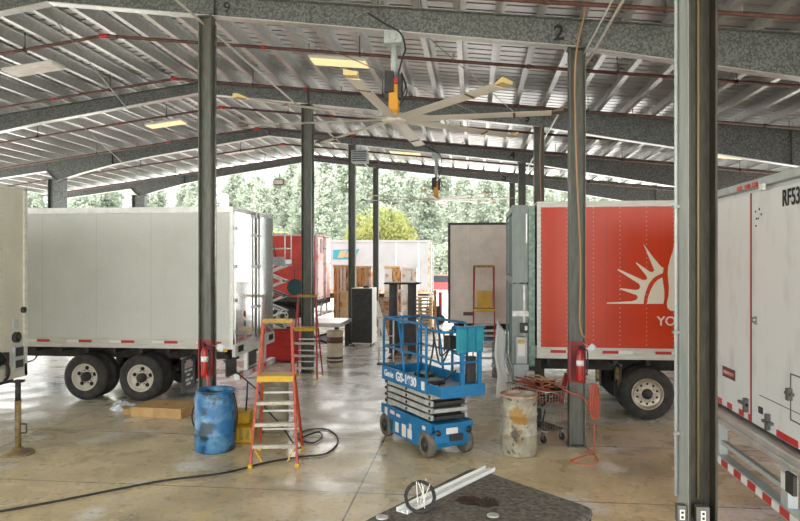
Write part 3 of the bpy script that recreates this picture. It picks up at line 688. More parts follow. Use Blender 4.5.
# the white trailer rear on the right edge
RW = 2.9
rt = trailer('scuffed white trailer at the right edge with red marker lamps and letters RF53', (3.18, 6.63, 0), 1, 9.0, 'dirtywhite', doors=False, tape=False, frame='greysteel', H=3.90, railm='greysteel', zf=1.05, W=RW)
for k, (y0, y1) in enumerate(((.03, RW/2-.01), (RW/2+.01, RW-.03))):
    d = MB().box(-.035, .03, y0, y1, 1.12, 3.74).build('door', 'dirtywhite', rt, .008)
    MB().box(-.04, -.034, y1-.012 if k == 0 else y0, y1 if k == 0 else y0+.006, 1.12, 3.74).build('door_gasket', 'black' if k == 0 else 'stripr', d)
    for (ya, yb) in (((.32, .55), (.56, .79)) if k == 0 else ((2.36, 2.51), (2.02, 2.17), (1.66, 1.80), (1.47, 1.53))):
        MB().box(-.04, -.035, ya, yb, 1.13, 1.20).build('reflective_tape', 'stripr', d)
    for z in (1.35, 2.35, 3.40):
        MB().box(-.055, -.035, RW-.15 if k else .03, RW-.04 if k else .14, z, z+.09).cyl((-.06, RW-.035 if k else .035, z-.02), (-.06, RW-.035 if k else .035, z+.11), .022, 8).build('hinge', 'steel', d)
    if k == 1:
        pl_ = MB().box(-.040, -.035, 1.92, 2.33, 1.50, 1.63).build('brand_plate', 'dkband', d); MB().box(-.043, -.039, 1.96, 2.29, 1.545, 1.585).build('brand_plate_stripe', 'pinkdoor', pl_)
        MB().box(-.07, -.035, 1.52, 1.76, 1.28, 1.31).box(-.08, -.035, 1.52, 1.58, 1.21, 1.37).build('door_latch', 'darksteel', d)
    else:
        MB().box(-.08, -.035, .94, .99, 1.15, 1.32).box(-.09, -.035, .86, 1.04, 1.22, 1.25).build('door_latch', 'darksteel', d)
        MB().box(-.05, -.035, 1.13, 1.22, 1.28, 1.35).build('lock_plate', 'black', d)
        mb = MB()
        for (u, v) in ((1.30, 3.36), (1.25, 3.36), (1.32, 3.44), (1.22, 3.46), (1.17, 3.40), (1.31, 3.28)): mb.lathe([(.012, 0), (.012, .006)], 8, 0, Matrix.Translation((-.041, u, v+.08)) @ Matrix.Rotation(PI/2, 4, 'Y'))
        mb.build('bolt_holes', 'text', d)
        MB().box(-.05, -.035, 1.28, 1.34, 2.25, 2.34).cyl((-.075, 1.31, 2.3), (-.035, 1.31, 2.3), .03, 10).build('door_holder', 'steel', d)
        hc = MB().box(-.042, -.035, .02, .48, 1.828, 1.84).box(-.042, -.035, .02, .48, 1.37, 1.382).box(-.042, -.035, .468, .48, 1.37, 1.84).build('access_hatch', 'darksteel', d)
        MB().box(-.07, -.035, .40, .55, 1.62, 1.65).box(-.08, -.035, .44, .5, 1.57, 1.69).build('hatch_latch', 'darksteel', hc)
        MB().box(-.039, -.035, .05, 1.22, 1.47, 1.478).build('door_seam', 'darksteel', d)
        text('lettering', 'RF53', .235, (-.042, .46, 3.60), LEFTF, 'text', d, .002, .80, .004)
MB().box(-.07, .03, 0, RW, 3.79, 3.88).build('rear_header', 'greysteel', rt, .01)
for q in (1.22, 1.43, 1.66): MB().box(-.10, -.07, q-.05, q+.05, 3.79, 3.84).build('marker_lamp', 'stripr', rt, .008)
MB().box(-.10, -.07, .98, 1.08, 3.73, 3.80).build('licence_lamp', 'label', rt)
MB().box(-.14, .05, 0, RW, .93, 1.08).build('rear_sill', 'alu', rt, .01)
MB().box(-.18, -.14, -.05, RW+.05, .96, 1.01).build('sill_bar', 'alu', rt, .008)
ug = MB().box(-.14, -.02, -.2, RW+.1, .42, .53).build('underride_guard', 'greysteel', rt)
for q in range(8):
    MB().box(-.147, -.14, -.15+q*.4, .07+q*.4, .435, .515).build('guard_tape', 'stripr', ug); MB().box(-.147, -.14, .07+q*.4, .25+q*.4, .435, .515).build('guard_tape', 'stripw', ug)
for q in (.35, 2.2): MB().box(-.12, -.02, q, q+.16, .5, .95).build('guard_post', 'greysteel', rt, .006)
MB().box(-.10, -.04, .45, 2.3, .66, .71).build('guard_brace', 'greysteel', rt)
for q in (.12, 2.42): MB().box(-.175, -.13, q, q+.17, .72, .92).build('tail_lamp', 'black', rt, .01)
MB().box(-.135, -.12, .39, .47, .70, .86).build('warning_label', 'stripw', rt)
# farther trailers
tb = trailer('beige trailer side behind the blue lift, with a red ladder before it', (-.79, 19.73, 0), 1, 9.0, 'beige', doors=False, tape=False, frame='black', railm='beige', H=4.08, toprail=.07, axles=(6.9,))
MB().box(.45, .75, -.02, 0, 1.36, 1.46).build('side_plate', 'dkband', tb)
mb = MB()
for z in (.55, .92): mb.cyl((.4, .1, z), (2.6, .1, z), .035, 8)
for x in (.5, 2.5): mb.bar((x, .1, .5), (x, .1, 1.15), .05, .05)
mb.build('side_guard', 'alu', tb)
trd = trailer('short red tarp-sided trailer beyond the raised white lift, faded pink rear door', (-6.96, 29.1, 0), -1, 7.6, 'tarp', frame='pinkdoor', railm='black', doorm='pinkdoor', H=4.12, axles=(1.6,), toprail=.05, tape=False, bump=True)
MB().box(.036, .04, .5, .75, 3.3, 3.95).box(.036, .04, .95, 1.1, 3.3, 3.95).build('door_print', 'dkband', trd)
tf = trailer('long pale container trailer parked outside beyond the roof, with a teal emblem', (-2.46, 36.95, 0), -1, 12.4, 'farwhite', frame='farwhite', railm='rust', doorm='farwhite', H=4.1, axles=(2.0, 3.3), tape=False, pw=.12)
mb = MB()
k = .6
while k < 12: mb.box(-k-.07, -k, -.01, .018, 1.35, 3.95); k += 1.25
mb.build('side_ribs', 'beige', tf)
MB().box(-.12, -.0, -.012, -.005, 1.2, 4.05).build('rust_streak', 'rust', tf)
def P7(pts): 
    o = []
    for a in pts: q = A(a[0], a[1], 36.95); o.append((q.x+2.46, q.z))
    return o
EX2 = Matrix.Translation((0, .012, 0)) @ FRONT
MB().prism(P7([(333, 250), (359, 249), (354, 259), (333, 259)]), 0, .01, EX2).prism(P7([(340.5, 251), (347, 250.5), (344, 257.5), (337.5, 258)]), .01, .016, EX2, 1).prism(P7([(347.5, 251.5), (353, 251), (350.5, 257), (345.5, 257)]), .01, .016, EX2, 1).build('side_emblem', ['teal', 'copper'], tf)
# ------------------------------------------------------------------ blue scissor lift
def scissor_lift():
    t = thing('scissor_lift', 'blue scissor lift with lowered platform standing in the middle of the aisle', 'scissor lift', (-.82, 10.86, 0), math.atan2(.5465, .837))
    ch = MB().prism([(-.86, .16), (.86, .16), (.90, .22), (.90, .52), (-.82, .52), (-.90, .47), (-.90, .24)], -.30, .30, Matrix.Rotation(PI/2, 4, 'Z') @ FRONT)
    c = ch.build('chassis', 'blue', t, .012)
    sp = MB()
    for sx in (-1, 1): sp.prism([(-.52, .12), (.52, .12), (.56, .2), (.86, .40), (.86, .54), (-.86, .54), (-.86, .40), (-.56, .2)], sx*.35-.02, sx*.35+.02, Matrix.Rotation(PI/2, 4, 'Z') @ FRONT)
    sp.build('side_panel', 'blue', t, .006)
    for (y, z, w, h, m) in ((.66, .43, .10, .14, 0), (.42, .46, .16, .06, 1), (.2, .45, .14, .05, 1), (.25, .25, .12, .16, 0), (.0, .25, .14, .2, 0), (-.2, .24, .14, .14, 0), (-.22, .36, .08, .09, 1), (-.66, .44, .1, .06, 0), (.46, .24, .12, .2, 2)):
        MB().box(-.374, -.369, y-w/2, y+w/2, z-h/2, z+h/2).build('warning_label', ('label', 'pinkdoor', 'tealdk')[m], c)
    MB().box(-.12, .08, -.912, -.90, .37, .46).build('data_plate', 'label', c)
    for q in (-.27, .27): MB().cyl((q, -.89, .40), (q, -.93, .40), .045, 14).build('head_lamp', 'black', c)
    MB().box(-.06, .16, -.93, -.9, .26, .36).build('charger_socket', 'black', c)
    MB().box(-.33, .33, -.95, -.86, .48, .54).build('end_step', 'blue', c, .006)
    for sx in (-1, 1):
        for sy in (-1, 1):
            X = Matrix.Translation((sx*.325, sy*.70, .195)) @ Matrix.Rotation(sx*PI/2, 4, 'Y')
            w = MB().lathe([(.10, -.06), (.17, -.065), (.195, -.045), (.195, .045), (.17, .065), (.12, .06), (.10, .04)], 26, 0, X).build('wheel', 'tireg', t)
            MB().lathe([(.12, .05), (.11, .058), (.05, .05), (.045, .075), (0, .075)], 18, 0, X).build('wheel_hub', 'black', w)
    for sx in (-1, 1): MB().box(sx*.2-.05, sx*.2+.05, -.84, -.55, .14, .4).build('yoke', 'blue', t, .01)
    MB().box(-.16, .16, -.6, .6, .09, .17).build('tray', 'black', t)
    # folded scissor stack
    st = []
    for k in range(4):
        z = .56+k*.107
        for sx in (-1, 1):
            b = MB().box(sx*.30-.022, sx*.30+.022, -.80, .80, z, z+.082).build('scissor_arm', 'armgrey', t, .008)
            MB().box(sx*.326-.002, sx*.326+.002, -.70 if k % 2 else -.62, .70, z+.080, z+.104).box(sx*.326-.003, sx*.326+.003, .70, .725, z-.02, z+.09).build('arm_shadow_gap_bar', 'black', b)
            for q in (-.76, 0, .76): MB().cyl((sx*.27, q, z+.04), (sx*.337, q, z+.04), .024, 10).build('pivot_pin', 'black', b)
        e = MB().box(-.27, .27, -.80, -.73, z+.005, z+.06).build('cross_tube', 'armgrey' if k % 2 else 'black', t)
    MB().box(-.26, .26, -.7, .7, .55, 1.0).build('cylinder_core', 'dim', t)
    # platform
    p0, p1 = -.78, .80
    MB().box(-.36, .36, p0, p1, 1.0, 1.035).build('platform_floor', 'greysteel', t)
    MB().box(-.30, .36, -1.15, p0, 1.0, 1.03).build('extension_floor', 'steel', t)
    tb_ = MB().box(-.385, -.36, p0, p1, .96, 1.185).box(.36, .385, p0, p1, .96, 1.185).box(-.36, .36, p1-.025, p1, .96, 1.185)
    tb_ = tb_.build('toe_board', 'blue', t, .005)
    text('lettering', 'Genie', .15, (-.389, .52, 1.08), LEFTF, 'wtext', tb_, .002, .95, .003)
    text('lettering', 'GS-1930', .20, (-.389, -.10, 1.08), LEFTF, 'wtext', tb_, .002, 1.0, .006)
    MB().box(-.389, -.385, -.71, -.61, 1.01, 1.14).build('side_label', 'label', tb_)
    MB().box(-.36, -.34, -1.15, p0, .98, 1.13).box(.34, .36, -1.15, p0, .98, 1.13).box(-.36, .40, -1.17, -1.15, .96, 1.14).build('extension_toe_board', 'blue', t, .005)
    r = .021; zt, zm = 2.0, 1.52
    mb = MB()
    mb.tube(rpath([(-.36, p1-.03, 1.1), (-.36, p1-.03, zt), (-.36, -.72, zt), (-.36, -.72, 1.1)], .09), r, 10)
    mb.tube([(-.36, p1-.03, zm), (-.36, -.72, zm)], r*.85, 8)
    mb.build('guard_rail', 'blue', t)
    MB().tube(rpath([(-.36, .0, 1.1), (-.36, .05, 1.45), (-.36, .22, zt)], .1), r, 10).build('guard_rail_post', 'blue', t)
    mb = MB().tube(rpath([(.36, p1-.03, 1.1), (.36, p1-.03, zt), (.36, -.72, zt), (.36, -.72, 1.1)], .09), r, 10)
    mb.tube([(.36, p1-.03, zm), (.36, -.72, zm)], r*.85, 8)
    mb.tube(rpath([(.36, .0, 1.1), (.36, .05, 1.45), (.36, .22, zt)], .1), r, 10)
    mb.build('guard_rail', 'blue', t)
    mb = MB().tube([(-.33, p1-.03, zt), (.33, p1-.03, zt)], r, 10).tube([(-.36, p1-.03, zm), (.36, p1-.03, zm)], r*.85, 8).tube([(0, p1-.03, 1.1), (0, p1-.03, zt)], r, 8)
    mb.build('end_rail', 'blue', t)
    mb = MB().tube(rpath([(-.30, -.35, 1.1), (-.30, -.35, 1.92), (-.30, -1.12, 1.92), (.32, -1.12, 1.92), (.32, -.35, 1.92), (.32, -.35, 1.1)], .08), r, 10)
    mb.tube(rpath([(-.30, -.35, 1.5), (-.30, -1.12, 1.46), (.32, -1.12, 1.46), (.32, -.35, 1.5)], .1), r*.85, 8)
    for x in (.02, .32): mb.box(x-.03, x+.03, -1.15, -1.10, 1.0, 1.92)
    mb.build('extension_rail', 'blue', t)
    pn = MB().box(-.10, .34, -1.21, -1.14, 1.62, 1.99).box(.32, .35, -1.19, -.88, 1.64, 1.98).build('control_panel', 'tealpanel', t, .008)
    MB().box(.05, .07, -1.225, -1.20, 1.62, 1.99).box(.19, .21, -1.225, -1.20, 1.62, 1.99).box(-.12, .36, -1.23, -1.13, 1.97, 2.0).build('panel_rib', 'blue', pn)
    MB().box(.13, .29, -1.10, -1.02, 1.14, 1.54).build('battery_pad', 'black', t, .02)
    cbx = MB().box(-.10, .05, -.95, -.80, 1.64, 1.84).cyl((-.03, -.87, 1.84), (-.03, -.87, 1.93), .018, 8).build('joystick_box', 'black', t, .015)
    MB().tube(smooth([(-.05, -.87, 1.64), (-.16, -.8, 1.4), (-.22, -.75, 1.7), (-.24, -.7, 1.95), (-.2, -.66, 1.7), (-.25, -.6, 1.3), (-.3, -.5, 1.06)], 6), .014, 6).tube(smooth([(-.05, -.9, 1.66), (-.2, -.86, 1.55), (-.2, -.84, 1.9), (-.1, -.8, 1.85), (-.12, -.84, 1.6)], 6), .012, 6).build('control_cable', 'cable', t)
    MB().bar((-.05, -.55, 1.04), (.02, -.95, 1.32), .03, .03).box(-.22, .1, -.5, -.2, 1.035, 1.10).box(.0, .2, .0, .35, 1.035, 1.12).build('tool_tray', 'black', t, .01)
    return t
M['tireg'] = mat('grey_rubber', (.10, .088, .07), .75, 0, (.16, .14, .11), 9)
M['armgrey'] = mat('scissor_arm_grey', (.50, .52, .48), .4, .1, (.38, .40, .37), 7)
M['tealpanel'] = mat('teal_control_panel', (.01, .20, .27), .4, 0, (.015, .26, .33), 5)
scissor_lift()
# ------------------------------------------------------------------ ladders
def platform_ladder(label, loc, rz, rail, steps_h, ht, w0=.335, w1=.225, depth=.9, foot='yellow', hp=None, cap='yellow', panel=False):
    t = thing('platform_ladder', label, 'ladder', loc, rz)
    hp = hp or ht*.61; lean = .42*ht/2.08
    def fr(z): k = z/ht; return w0+(w1-w0)*k, lean*k
    for s in (-1, 1):
        MB().bar((s*w0, 0, .03), (s*w1, lean, ht), .035, .075).build('front_rail', rail, t)
        MB().bar((s*(w0-.005), depth, .03), (s*(w1+.03), lean+.12, hp if not panel else ht), .03, .06).build('rear_rail', rail, t)
        for y in (0, depth): MB().cb((s*w0, y, .03), (.06, .11, .06)).build('foot', foot, t, .008)
        k0, y0 = fr(.33)
        MB().bar((s*k0, y0, .30), (s*(k0-.13), y0, .06+.0), .025, .02).build('knee_brace', foot, t)
    z = .30; 
    while z < hp-.12:
        k, y = fr(z); MB().box(-k+.01, k-.01, y-.045, y+.045, z-.014, z+.014).box(-k+.01, k-.01, y-.05, y-.04, z-.035, z+.014).build('step', 'stepalu', t)
        k2 = w0+(w1-w0)*z/hp; yy = depth+(lean+.12-depth)*z/hp
        MB().bar((-k2, yy, z+.05), (k2, yy, z+.05), .02, .025).build('rear_brace', 'alu', t)
        z += .30
    k, y = fr(hp)
    MB().box(-k-.01, k+.01, y-.10, y+.28, hp-.02, hp+.015).box(-k-.01, k+.01, y-.11, y-.10, hp-.07, hp+.015).build('platform', cap, t, .005)
    if panel: MB().box(-.2, .2, y+.0, y+.02, hp+.05, hp+.5).build('back_panel', 'yellow', t)
    k, y = fr(ht)
    MB().box(-k-.03, k+.03, y-.045, y+.03, ht-.05, ht+.02).build('top_bar', 'yellowd', t, .006)
    for s in (-1, 1): 
        if not panel: MB().bar((s*(w1+.03), lean+.12, hp), (s*w1, lean+.03, ht-.05), .022, .03).build('guard_bar', rail, t)
    return t
platform_ladder('orange and red platform ladder with yellow platform standing nearest, before a beige drum', (-2.87, 9.36, 0), .17, 'orange', .3, 2.08, w1=.205, cap='yellow')
platform_ladder('red platform ladder standing against the column beyond the white trailer doors', (-4.22, 16.25, 0), .05, 'ladred', .3, 2.08, depth=.8)
platform_ladder('tall red ladder with a yellow back panel before the beige trailer', (.25, 18.5, 0), 0, 'ladred', .3, 2.82, w0=.31, w1=.26, depth=.95, hp=1.62, panel=True)
# ------------------------------------------------------------------ drums and bins
def drum(nm, label, loc, R, H, m, ribs=(.33, .66), rim=None, fill=None, cat='drum', plastic=False):
    t = thing(nm, label, cat, loc)
    pr = [(R-.03, 0), (R-.008, .012), (R, .03)]
    for q in ribs: pr += [(R, q*H-.025), (R+.012, q*H-.008), (R+.012, q*H+.008), (R, q*H+.025)]
    if plastic: pr += [(R, H-.10), (R-.03, H-.05), (R-.03, H-.03), (R-.01, H-.025), (R-.01, H), (R-.04, H), (R-.045, H-.06)]
    else: pr += [(R, H-.02), (R+.01, H-.012), (R+.01, H), (R-.012, H), (R-.015, H-.05)]
    pr += [(R-.03, H-.22), (0, H-.22)]
    MB().lathe(pr, 36).build('drum_shell', m, t)
    if m == 'rustdrum': MB().lathe([(R+.001, H-.03), (R+.013, H-.02), (R+.013, H+.004), (R-.014, H+.004), (R-.018, H-.04)], 36, caps=False).build('rim', 'rust', t)
    if fill: MB().lathe([(R-.02, H-.2), (R-.04, H-.09), (R*.4, H-.06), (0, H-.08)], 18).build('contents', fill, t)
    return t
bd = drum('plastic_drum', 'scuffed blue plastic drum at the foot of the number 9 column', (-4.06, 10.14, 0), .31, .95, 'bluedrum', (.30,), plastic=True, fill='dim')
MB().tube(smooth([(-.31, 0, .72), (-.36, -.02, .6), (-.36, -.02, .45), (-.325, 0, .32)], 5), .014, 6).build('strap', 'cable', bd)
MB().tube(smooth([(.30, -.02, .9), (.36, -.05, .7), (.37, -.05, .5), (.325, -.03, .3)], 5), .02, 6).build('strap', 'cable', bd)
drum('steel_drum', 'stained cream steel drum with rust patch beside the wire cart', (.67, 10.45, 0), .275, .92, 'rustdrum', (.36, .68), fill='rust')
drum('steel_drum', 'beige drum standing behind the nearest orange ladder', (-3.50, 11.42, 0), .255, .80, 'beigedrum', (.33, .66), fill='wood')
fd = drum('fibre_drum', 'tan drum with dark bands right of the red ladder at the column', (-3.92, 18.55, 0), .225, 1.0, 'fibre', (.1,), fill='wood')
MB().lathe([(.229, .66), (.232, .66), (.232, .83), (.229, .83)], 28).build('label_band', 'dkband', fd); MB().lathe([(.229, .12), (.232, .12), (.232, .17), (.229, .17)], 28).lathe([(.229, .22), (.232, .22), (.232, .28), (.229, .28)], 28).build('stripe', 'black', fd)
drum('galvanized_bin', 'slim grey galvanized bin between the blue lift and the lift gate', (.60, 17.2, 0), .17, .88, 'galv', (.3, .6), fill='dim', cat='bin')
# ------------------------------------------------------------------ small things on the floor
yb = thing('yellow_box', 'yellow plastic box pair behind the blue drum, thin pole standing up from it', 'box', (-3.86, 10.80, 0), .15)
MB().box(-.18, .22, -.30, .30, 0, .26).build('lower_box', 'yellow', yb, .03); MB().box(-.16, .14, -.1, .30, .26, .46).build('upper_box', 'yellow', yb, .03)
mb = MB()
for k in range(4): mb.box(-.18+k*.1, -.12+k*.1, -.306, -.29, .06, .24)
mb.build('rib', 'yellowd', yb)
MB().cyl((.06, .05, .45), (.10, -.02, .95), .014, 8).build('pole', 'black', yb)
cb_ = thing('cardboard_box', 'flattened tan cardboard box lying before the trailer wheels', 'box', (-5.98, 12.42, 0), -.10)
MB().box(-.50, .56, -.38, .38, .0, .19).build('carton', 'card', cb_, .012)
MB().add([(-.50, -.3, .02), (-.50, .1, .02), (-.62, -.42, .05), (-.66, -.1, .02), (-.50, -.34, .15), (-.50, .12, .16), (-.60, -.46, .16), (-.64, -.1, .13), (-.70, -.34, .19)], [(0,1,3,2), (4,6,8,7,5), (0,2,6,4), (2,3,7,8,6), (1,5,7,3)], 0).build('torn_flap', 'card', cb_)
MB().box(-.2, .1, -.12, .04, .19, .192).build('print_mark', 'wood', cb_); MB().box(.0, .006, -.383, .385, .0, .193).build('seam', 'wood', cb_)
def crumple(seed, r, h):
    rng = random.Random(seed); mb = MB(); n = 14; vs = []; fs = []; rows = 5
    for i in range(rows):
        f = i/(rows-1)
        for k in range(n):
            a = 2*PI*k/n; rr = r*math.sqrt(max(.04, 1-(.97*f)**2))*rng.uniform(.62, 1.15); vs.append((rr*math.cos(a)*1.3, rr*math.sin(a), h*f*rng.uniform(.6, 1.1)))
    for i in range(rows-1):
        for k in range(n): fs.append((i*n+k, i*n+(k+1) % n, (i+1)*n+(k+1) % n, (i+1)*n+k))
    fs.append(tuple((rows-1)*n+k for k in range(n)))
    return mb.add(vs, fs, 0)
tag(crumple(3, .22, .17).build('plastic_wrap', 'clear', loc=(-7.0, 12.72, 0)), 'clump of clear crumpled plastic beside the flattened carton', 'plastic')
# long black hose
hp = [F(-6, 514), F(60, 502), F(120, 490), F(170, 481), F(225, 474), F(265, 464), F(300, 458), F(325, 455), F(337, 445), F(336, 436), F(325, 430), F(308, 431), F(297, 436), F(300, 441), F(313, 444), F(322, 439), F(319, 434), F(308, 437), F(300, 441)]
hp = [Vector((p.x, p.y, .018+(.018 if i > 14 else 0))) for i, p in enumerate(hp)]
tag(MB().tube(smooth(hp, 8), .0145, 8).build('air_hose', 'cable'), 'long black hose crossing the floor and looping beside the orange ladder', 'hose')
hs = smooth([(-4.20, 10.85, 1.30), (-4.0, 10.9, 1.1), (-3.72, 11.25, .70), (-3.35, 10.45, .62), (-3.0, 10.25, .35), (-2.75, 10.1, .1), F(303, 447, .02)], 8)
tag(MB().tube(hs, .013, 8).build('hanging_hose', 'cable'), 'black hose slung from the number 9 column down towards the orange ladder', 'hose')
# extinguishers
def extinguisher(label, loc):
    t = thing('fire_extinguisher', label, 'fire extinguisher', loc)
    MB().lathe([(.045, 0), (.056, .012), (.060, .04), (.060, .40), (.048, .46), (.03, .49), (.025, .52), (0, .52)], 20).build('cylinder', 'extred', t)
    MB().lathe([(.0612, .26), (.0615, .26), (.0615, .35), (.0612, .35)], 20).build('label_sleeve', 'label', t)
    MB().cyl((0, 0, .51), (0, 0, .56), .028, 10).bar((0, -.0, .56), (.03, -.13, .60), .03, .012).bar((0, 0, .545), (.03, -.12, .545), .03, .012).build('valve_handle', 'black', t)
    MB().tube(smooth([(.03, 0, .53), (.10, -.03, .5), (.105, -.05, .3), (.09, -.06, .12)], 6), .011, 6).build('hose', 'cable', t)
    MB().box(-.05, .05, .075, .11, .1, .45).build('wall_bracket', 'black', t)
    return t
x9 = extinguisher('red fire extinguisher on the number 9 column above the blue drum', (-4.50, 10.785, 1.02))
extinguisher('red fire extinguisher on the right column with the orange cord', (1.64, 10.76, 1.06))
MB().tube(smooth([(.05, -.03, .06), (.09, -.06, -.2), (.05, -.06, -.5), (0, -.02, -.75)], 6), .02, 8).build('drain_hose', 'stripr', x9)
# paper tags by the extinguishers
tag(MB().box(-.05, .05, -.004, .004, 0, .11, X=Matrix.Translation((-4.26, 10.82, 1.46)) @ Matrix.Rotation(.5, 4, 'Y')).tube([(-4.26, 10.83, 1.5), (-4.40, 10.86, 1.55)], .004, 5).build('paper_tag', 'clear'), 'pale blue tag hung beside the extinguisher on the number 9 column', 'tag')
tag(MB().box(-.045, .045, -.004, .004, 0, .10, X=Matrix.Translation((1.80, 10.84, 1.56)) @ Matrix.Rotation(.7, 4, 'Y')).tube([(1.80, 10.85, 1.6), (1.70, 10.87, 1.66)], .004, 5).build('paper_tag', 'clear'), 'pale blue tag hung beside the extinguisher on the orange-corded column', 'tag')
# orange cord on the right column
oc = smooth([(1.66, 9.2, 6.95), (1.60, 10.4, 6.5), (1.57, 10.84, 5.9), (1.60, 10.85, 4.4), (1.66, 10.85, 3.0), (1.65, 10.85, 2.0), (1.72, 10.84, 1.75)], 8)
tag(MB().tube(oc, .014, 6).build('extension_cord', 'copper'), 'pale orange cord running down the face of the right column from the roof', 'cord')
oc2 = smooth([(1.66, 17.1, 6.4), (1.63, 17.24, 5.6), (1.66, 17.24, 4.0), (1.6, 17.24, 2.0)], 8)
tag(MB().tube(oc2, .014, 6).build('extension_cord', 'copper'), 'pale orange cord running down the column numbered 3', 'cord')
M['dullorange'] = mat('dull_orange_cable', (.34, .085, .04), .55, 0, (.22, .05, .03), 8)
co = thing('cord_coil', 'orange cord coil hanging on the right column with a loop on the floor', 'cord', (1.83, 10.88, 0))
MB().cyl((-.08, 0, 1.0), (.10, -.03, 1.0), .015, 8).cyl((.10, -.03, 1.0), (.10, -.03, 1.06), .015, 8).build('hook', 'steel', co)
rng = random.Random(4)
for k in range(7):
    x = .0+.012*k; lp = [(x, -.03, 1.02), (x-.03-.01*rng.random(), -.05, .8), (x-.03, -.05, .6), (x+.01, -.05, .46+.05*rng.random()), (x+.045, -.04, .6), (x+.04+.02*rng.random(), -.03, .8)]
    MB().tube(smooth(lp, 6, True), .011, 6, closed=True).build('coil_loop', ('dullorange', 'ocable', 'redband')[k % 3], co)
lf = [Vector((.05, -.05, .4)), Vector((.02, -.1, .2)), Vector((-.02, -.3, .03))]
for q in ((570, 461), (590, 464), (598, 461), (592, 452), (584, 446)): lf.append(F(q[0], q[1], .012)-Vector((1.83, 10.88, 0)))
MB().tube(smooth(lf, 8), .010, 6).build('floor_loop', 'ocable', co)
tag(MB().tube(smooth([(1.36, 11.3, .95), (1.40, 10.86, .92), (1.5, 10.80, .88), (1.68, 10.8, .82), (1.8, 10.83, .62)], 8), .012, 6).build('orange_hose', 'ocable'), 'orange hose slung across the right column from the cart', 'hose')
# ------------------------------------------------------------------ wire cart with scrap
ct = thing('wire_cart', 'wire cart on casters behind the right column, heaped with scrap', 'cart', (1.10, 11.42, 0), -.927)
def grid(mb, x0, x1, y0, y1, z, nx, ny, r=.005):
    for i in range(nx+1): mb.cyl((x0+(x1-x0)*i/nx, y0, z), (x0+(x1-x0)*i/nx, y1, z), r, 5)
    for i in range(ny+1): mb.cyl((x0, y0+(y1-y0)*i/ny, z), (x1, y0+(y1-y0)*i/ny, z), r, 5)
mb = MB(); grid(mb, -.45, .35, -.24, .24, .20, 12, 8); mb.build('lower_shelf', 'black', ct)
MB().tube([(-.45, -.24, .2), (.35, -.24, .2), (.35, .24, .2), (-.45, .24, .2)], .013, 6, closed=True).build('lower_frame', 'steel', ct)
mb = MB(); grid(mb, -.5, .42, -.27, .27, .58, 14, 9)
for i in range(15):
    x = -.5+.92*i/14
    for y in (-.27, .27): mb.cyl((x, y, .58), (x, y*1.1, .86), .004, 5)
for i in range(10):
    y = -.27+.54*i/9
    for x in (-.5, .42): mb.cyl((x, y, .58), (x*1.08, y*1.1, .86), .004, 5)
mb.tube([(-.54, -.30, .86), (.46, -.30, .86), (.46, .30, .86), (-.54, .30, .86)], .011, 6, closed=True)
mb.build('basket', 'steel', ct)
for s in (-1, 1): MB().tube(rpath([(-.2, s*.22, .2), (-.15, s*.24, .45), (.0, s*.25, .58)], .05), .013, 6).build('upright', 'black', ct)
for x in (-.40, .28):
    for y in (-.2, .2):
        c = MB().lathe([(.02, -.018), (.055, -.018), (.062, -.01), (.062, .01), (.055, .018), (.02, .018)], 16, 0, Matrix.Translation((x, y, .062)) @ Matrix.Rotation(PI/2, 4, 'X')).build('caster', 'black', ct)
        MB().box(x-.02, x+.02, y-.03, y-.022, .06, .19).box(x-.02, x+.02, y+.022, y+.03, .06, .19).box(x-.025, x+.025, y-.03, y+.03, .14, .19).build('caster_fork', 'steel', c)
rng = random.Random(11)
cm = ct.matrix_basis
proto = MB().tube(smooth([(-.38, 0, 0), (-.1, .03, .015), (.15, -.02, -.01), (.36, .02, .02)], 5), .015, 7).build('scrap_rod', 'dullorange')
for k in range(16):
    o = proto if k == 0 else proto.copy()
    if k: C.objects.link(o)
    if k >= 5: o.data = proto.data if k % 2 else o.data
    p = Matrix.Translation((1.10, 11.42, 0)) @ Matrix.Rotation(-.927, 4, 'Z') @ Vector((rng.uniform(-.14, .06), rng.uniform(-.18, .18), .62+.022*k))
    o.location = p; o.rotation_euler = (rng.uniform(-.1, .1), rng.uniform(-.25, .25), rng.uniform(-.9, .9)-.3)
    tag(o, 'bent orange scrap rod lying in the heap in the wire cart', 'rod', 'scrap rods in the wire cart')
proto2 = MB().tube(smooth([(-.30, 0, 0), (.0, .05, .02), (.28, 0, 0)], 5), .022, 7).build('scrap_pipe', 'rag')
for k in range(10):
    o = proto2 if k == 0 else proto2.copy()
    if k: C.objects.link(o)
    p = Matrix.Translation((1.10, 11.42, 0)) @ Matrix.Rotation(-.927, 4, 'Z') @ Vector((rng.uniform(-.2, .12), rng.uniform(-.18, .18), .61+.03*k))
    o.location = p; o.rotation_euler = (0, rng.uniform(-.2, .2), rng.uniform(-1.3, 1.3))
    tag(o, 'dark brown scrap pipe lying in the heap in the wire cart', 'pipe', 'scrap pipes in the wire cart')
proto3 = MB().tube(smooth([(-.30, 0, 0), (-.1, .06, .05), (.05, -.05, .02), (.30, .03, .03)], 5), .010, 6).build('scrap_wire', 'copper')
for k in range(12):
    o = proto3 if k == 0 else proto3.copy()
    if k: C.objects.link(o)
    p = Matrix.Translation((1.10, 11.42, 0)) @ Matrix.Rotation(-.927, 4, 'Z') @ Vector((rng.uniform(-.2, .16), rng.uniform(-.2, .2), .64+.03*k))
    o.location = p; o.rotation_euler = (rng.uniform(-.3, .3), rng.uniform(-.4, .4), rng.uniform(-1.5, 1.5))
    tag(o, 'pale copper-coloured scrap wire poking from the heap in the wire cart', 'wire', 'scrap wires in the wire cart')
vb = thing('bench_pump', 'grey metal pump unit beneath the lift gate beside the cart', 'pump', (.98, 12.25, 0))
MB().box(-.2, .2, -.14, .14, .0, .5).build('pedestal', 'black', vb, .02)
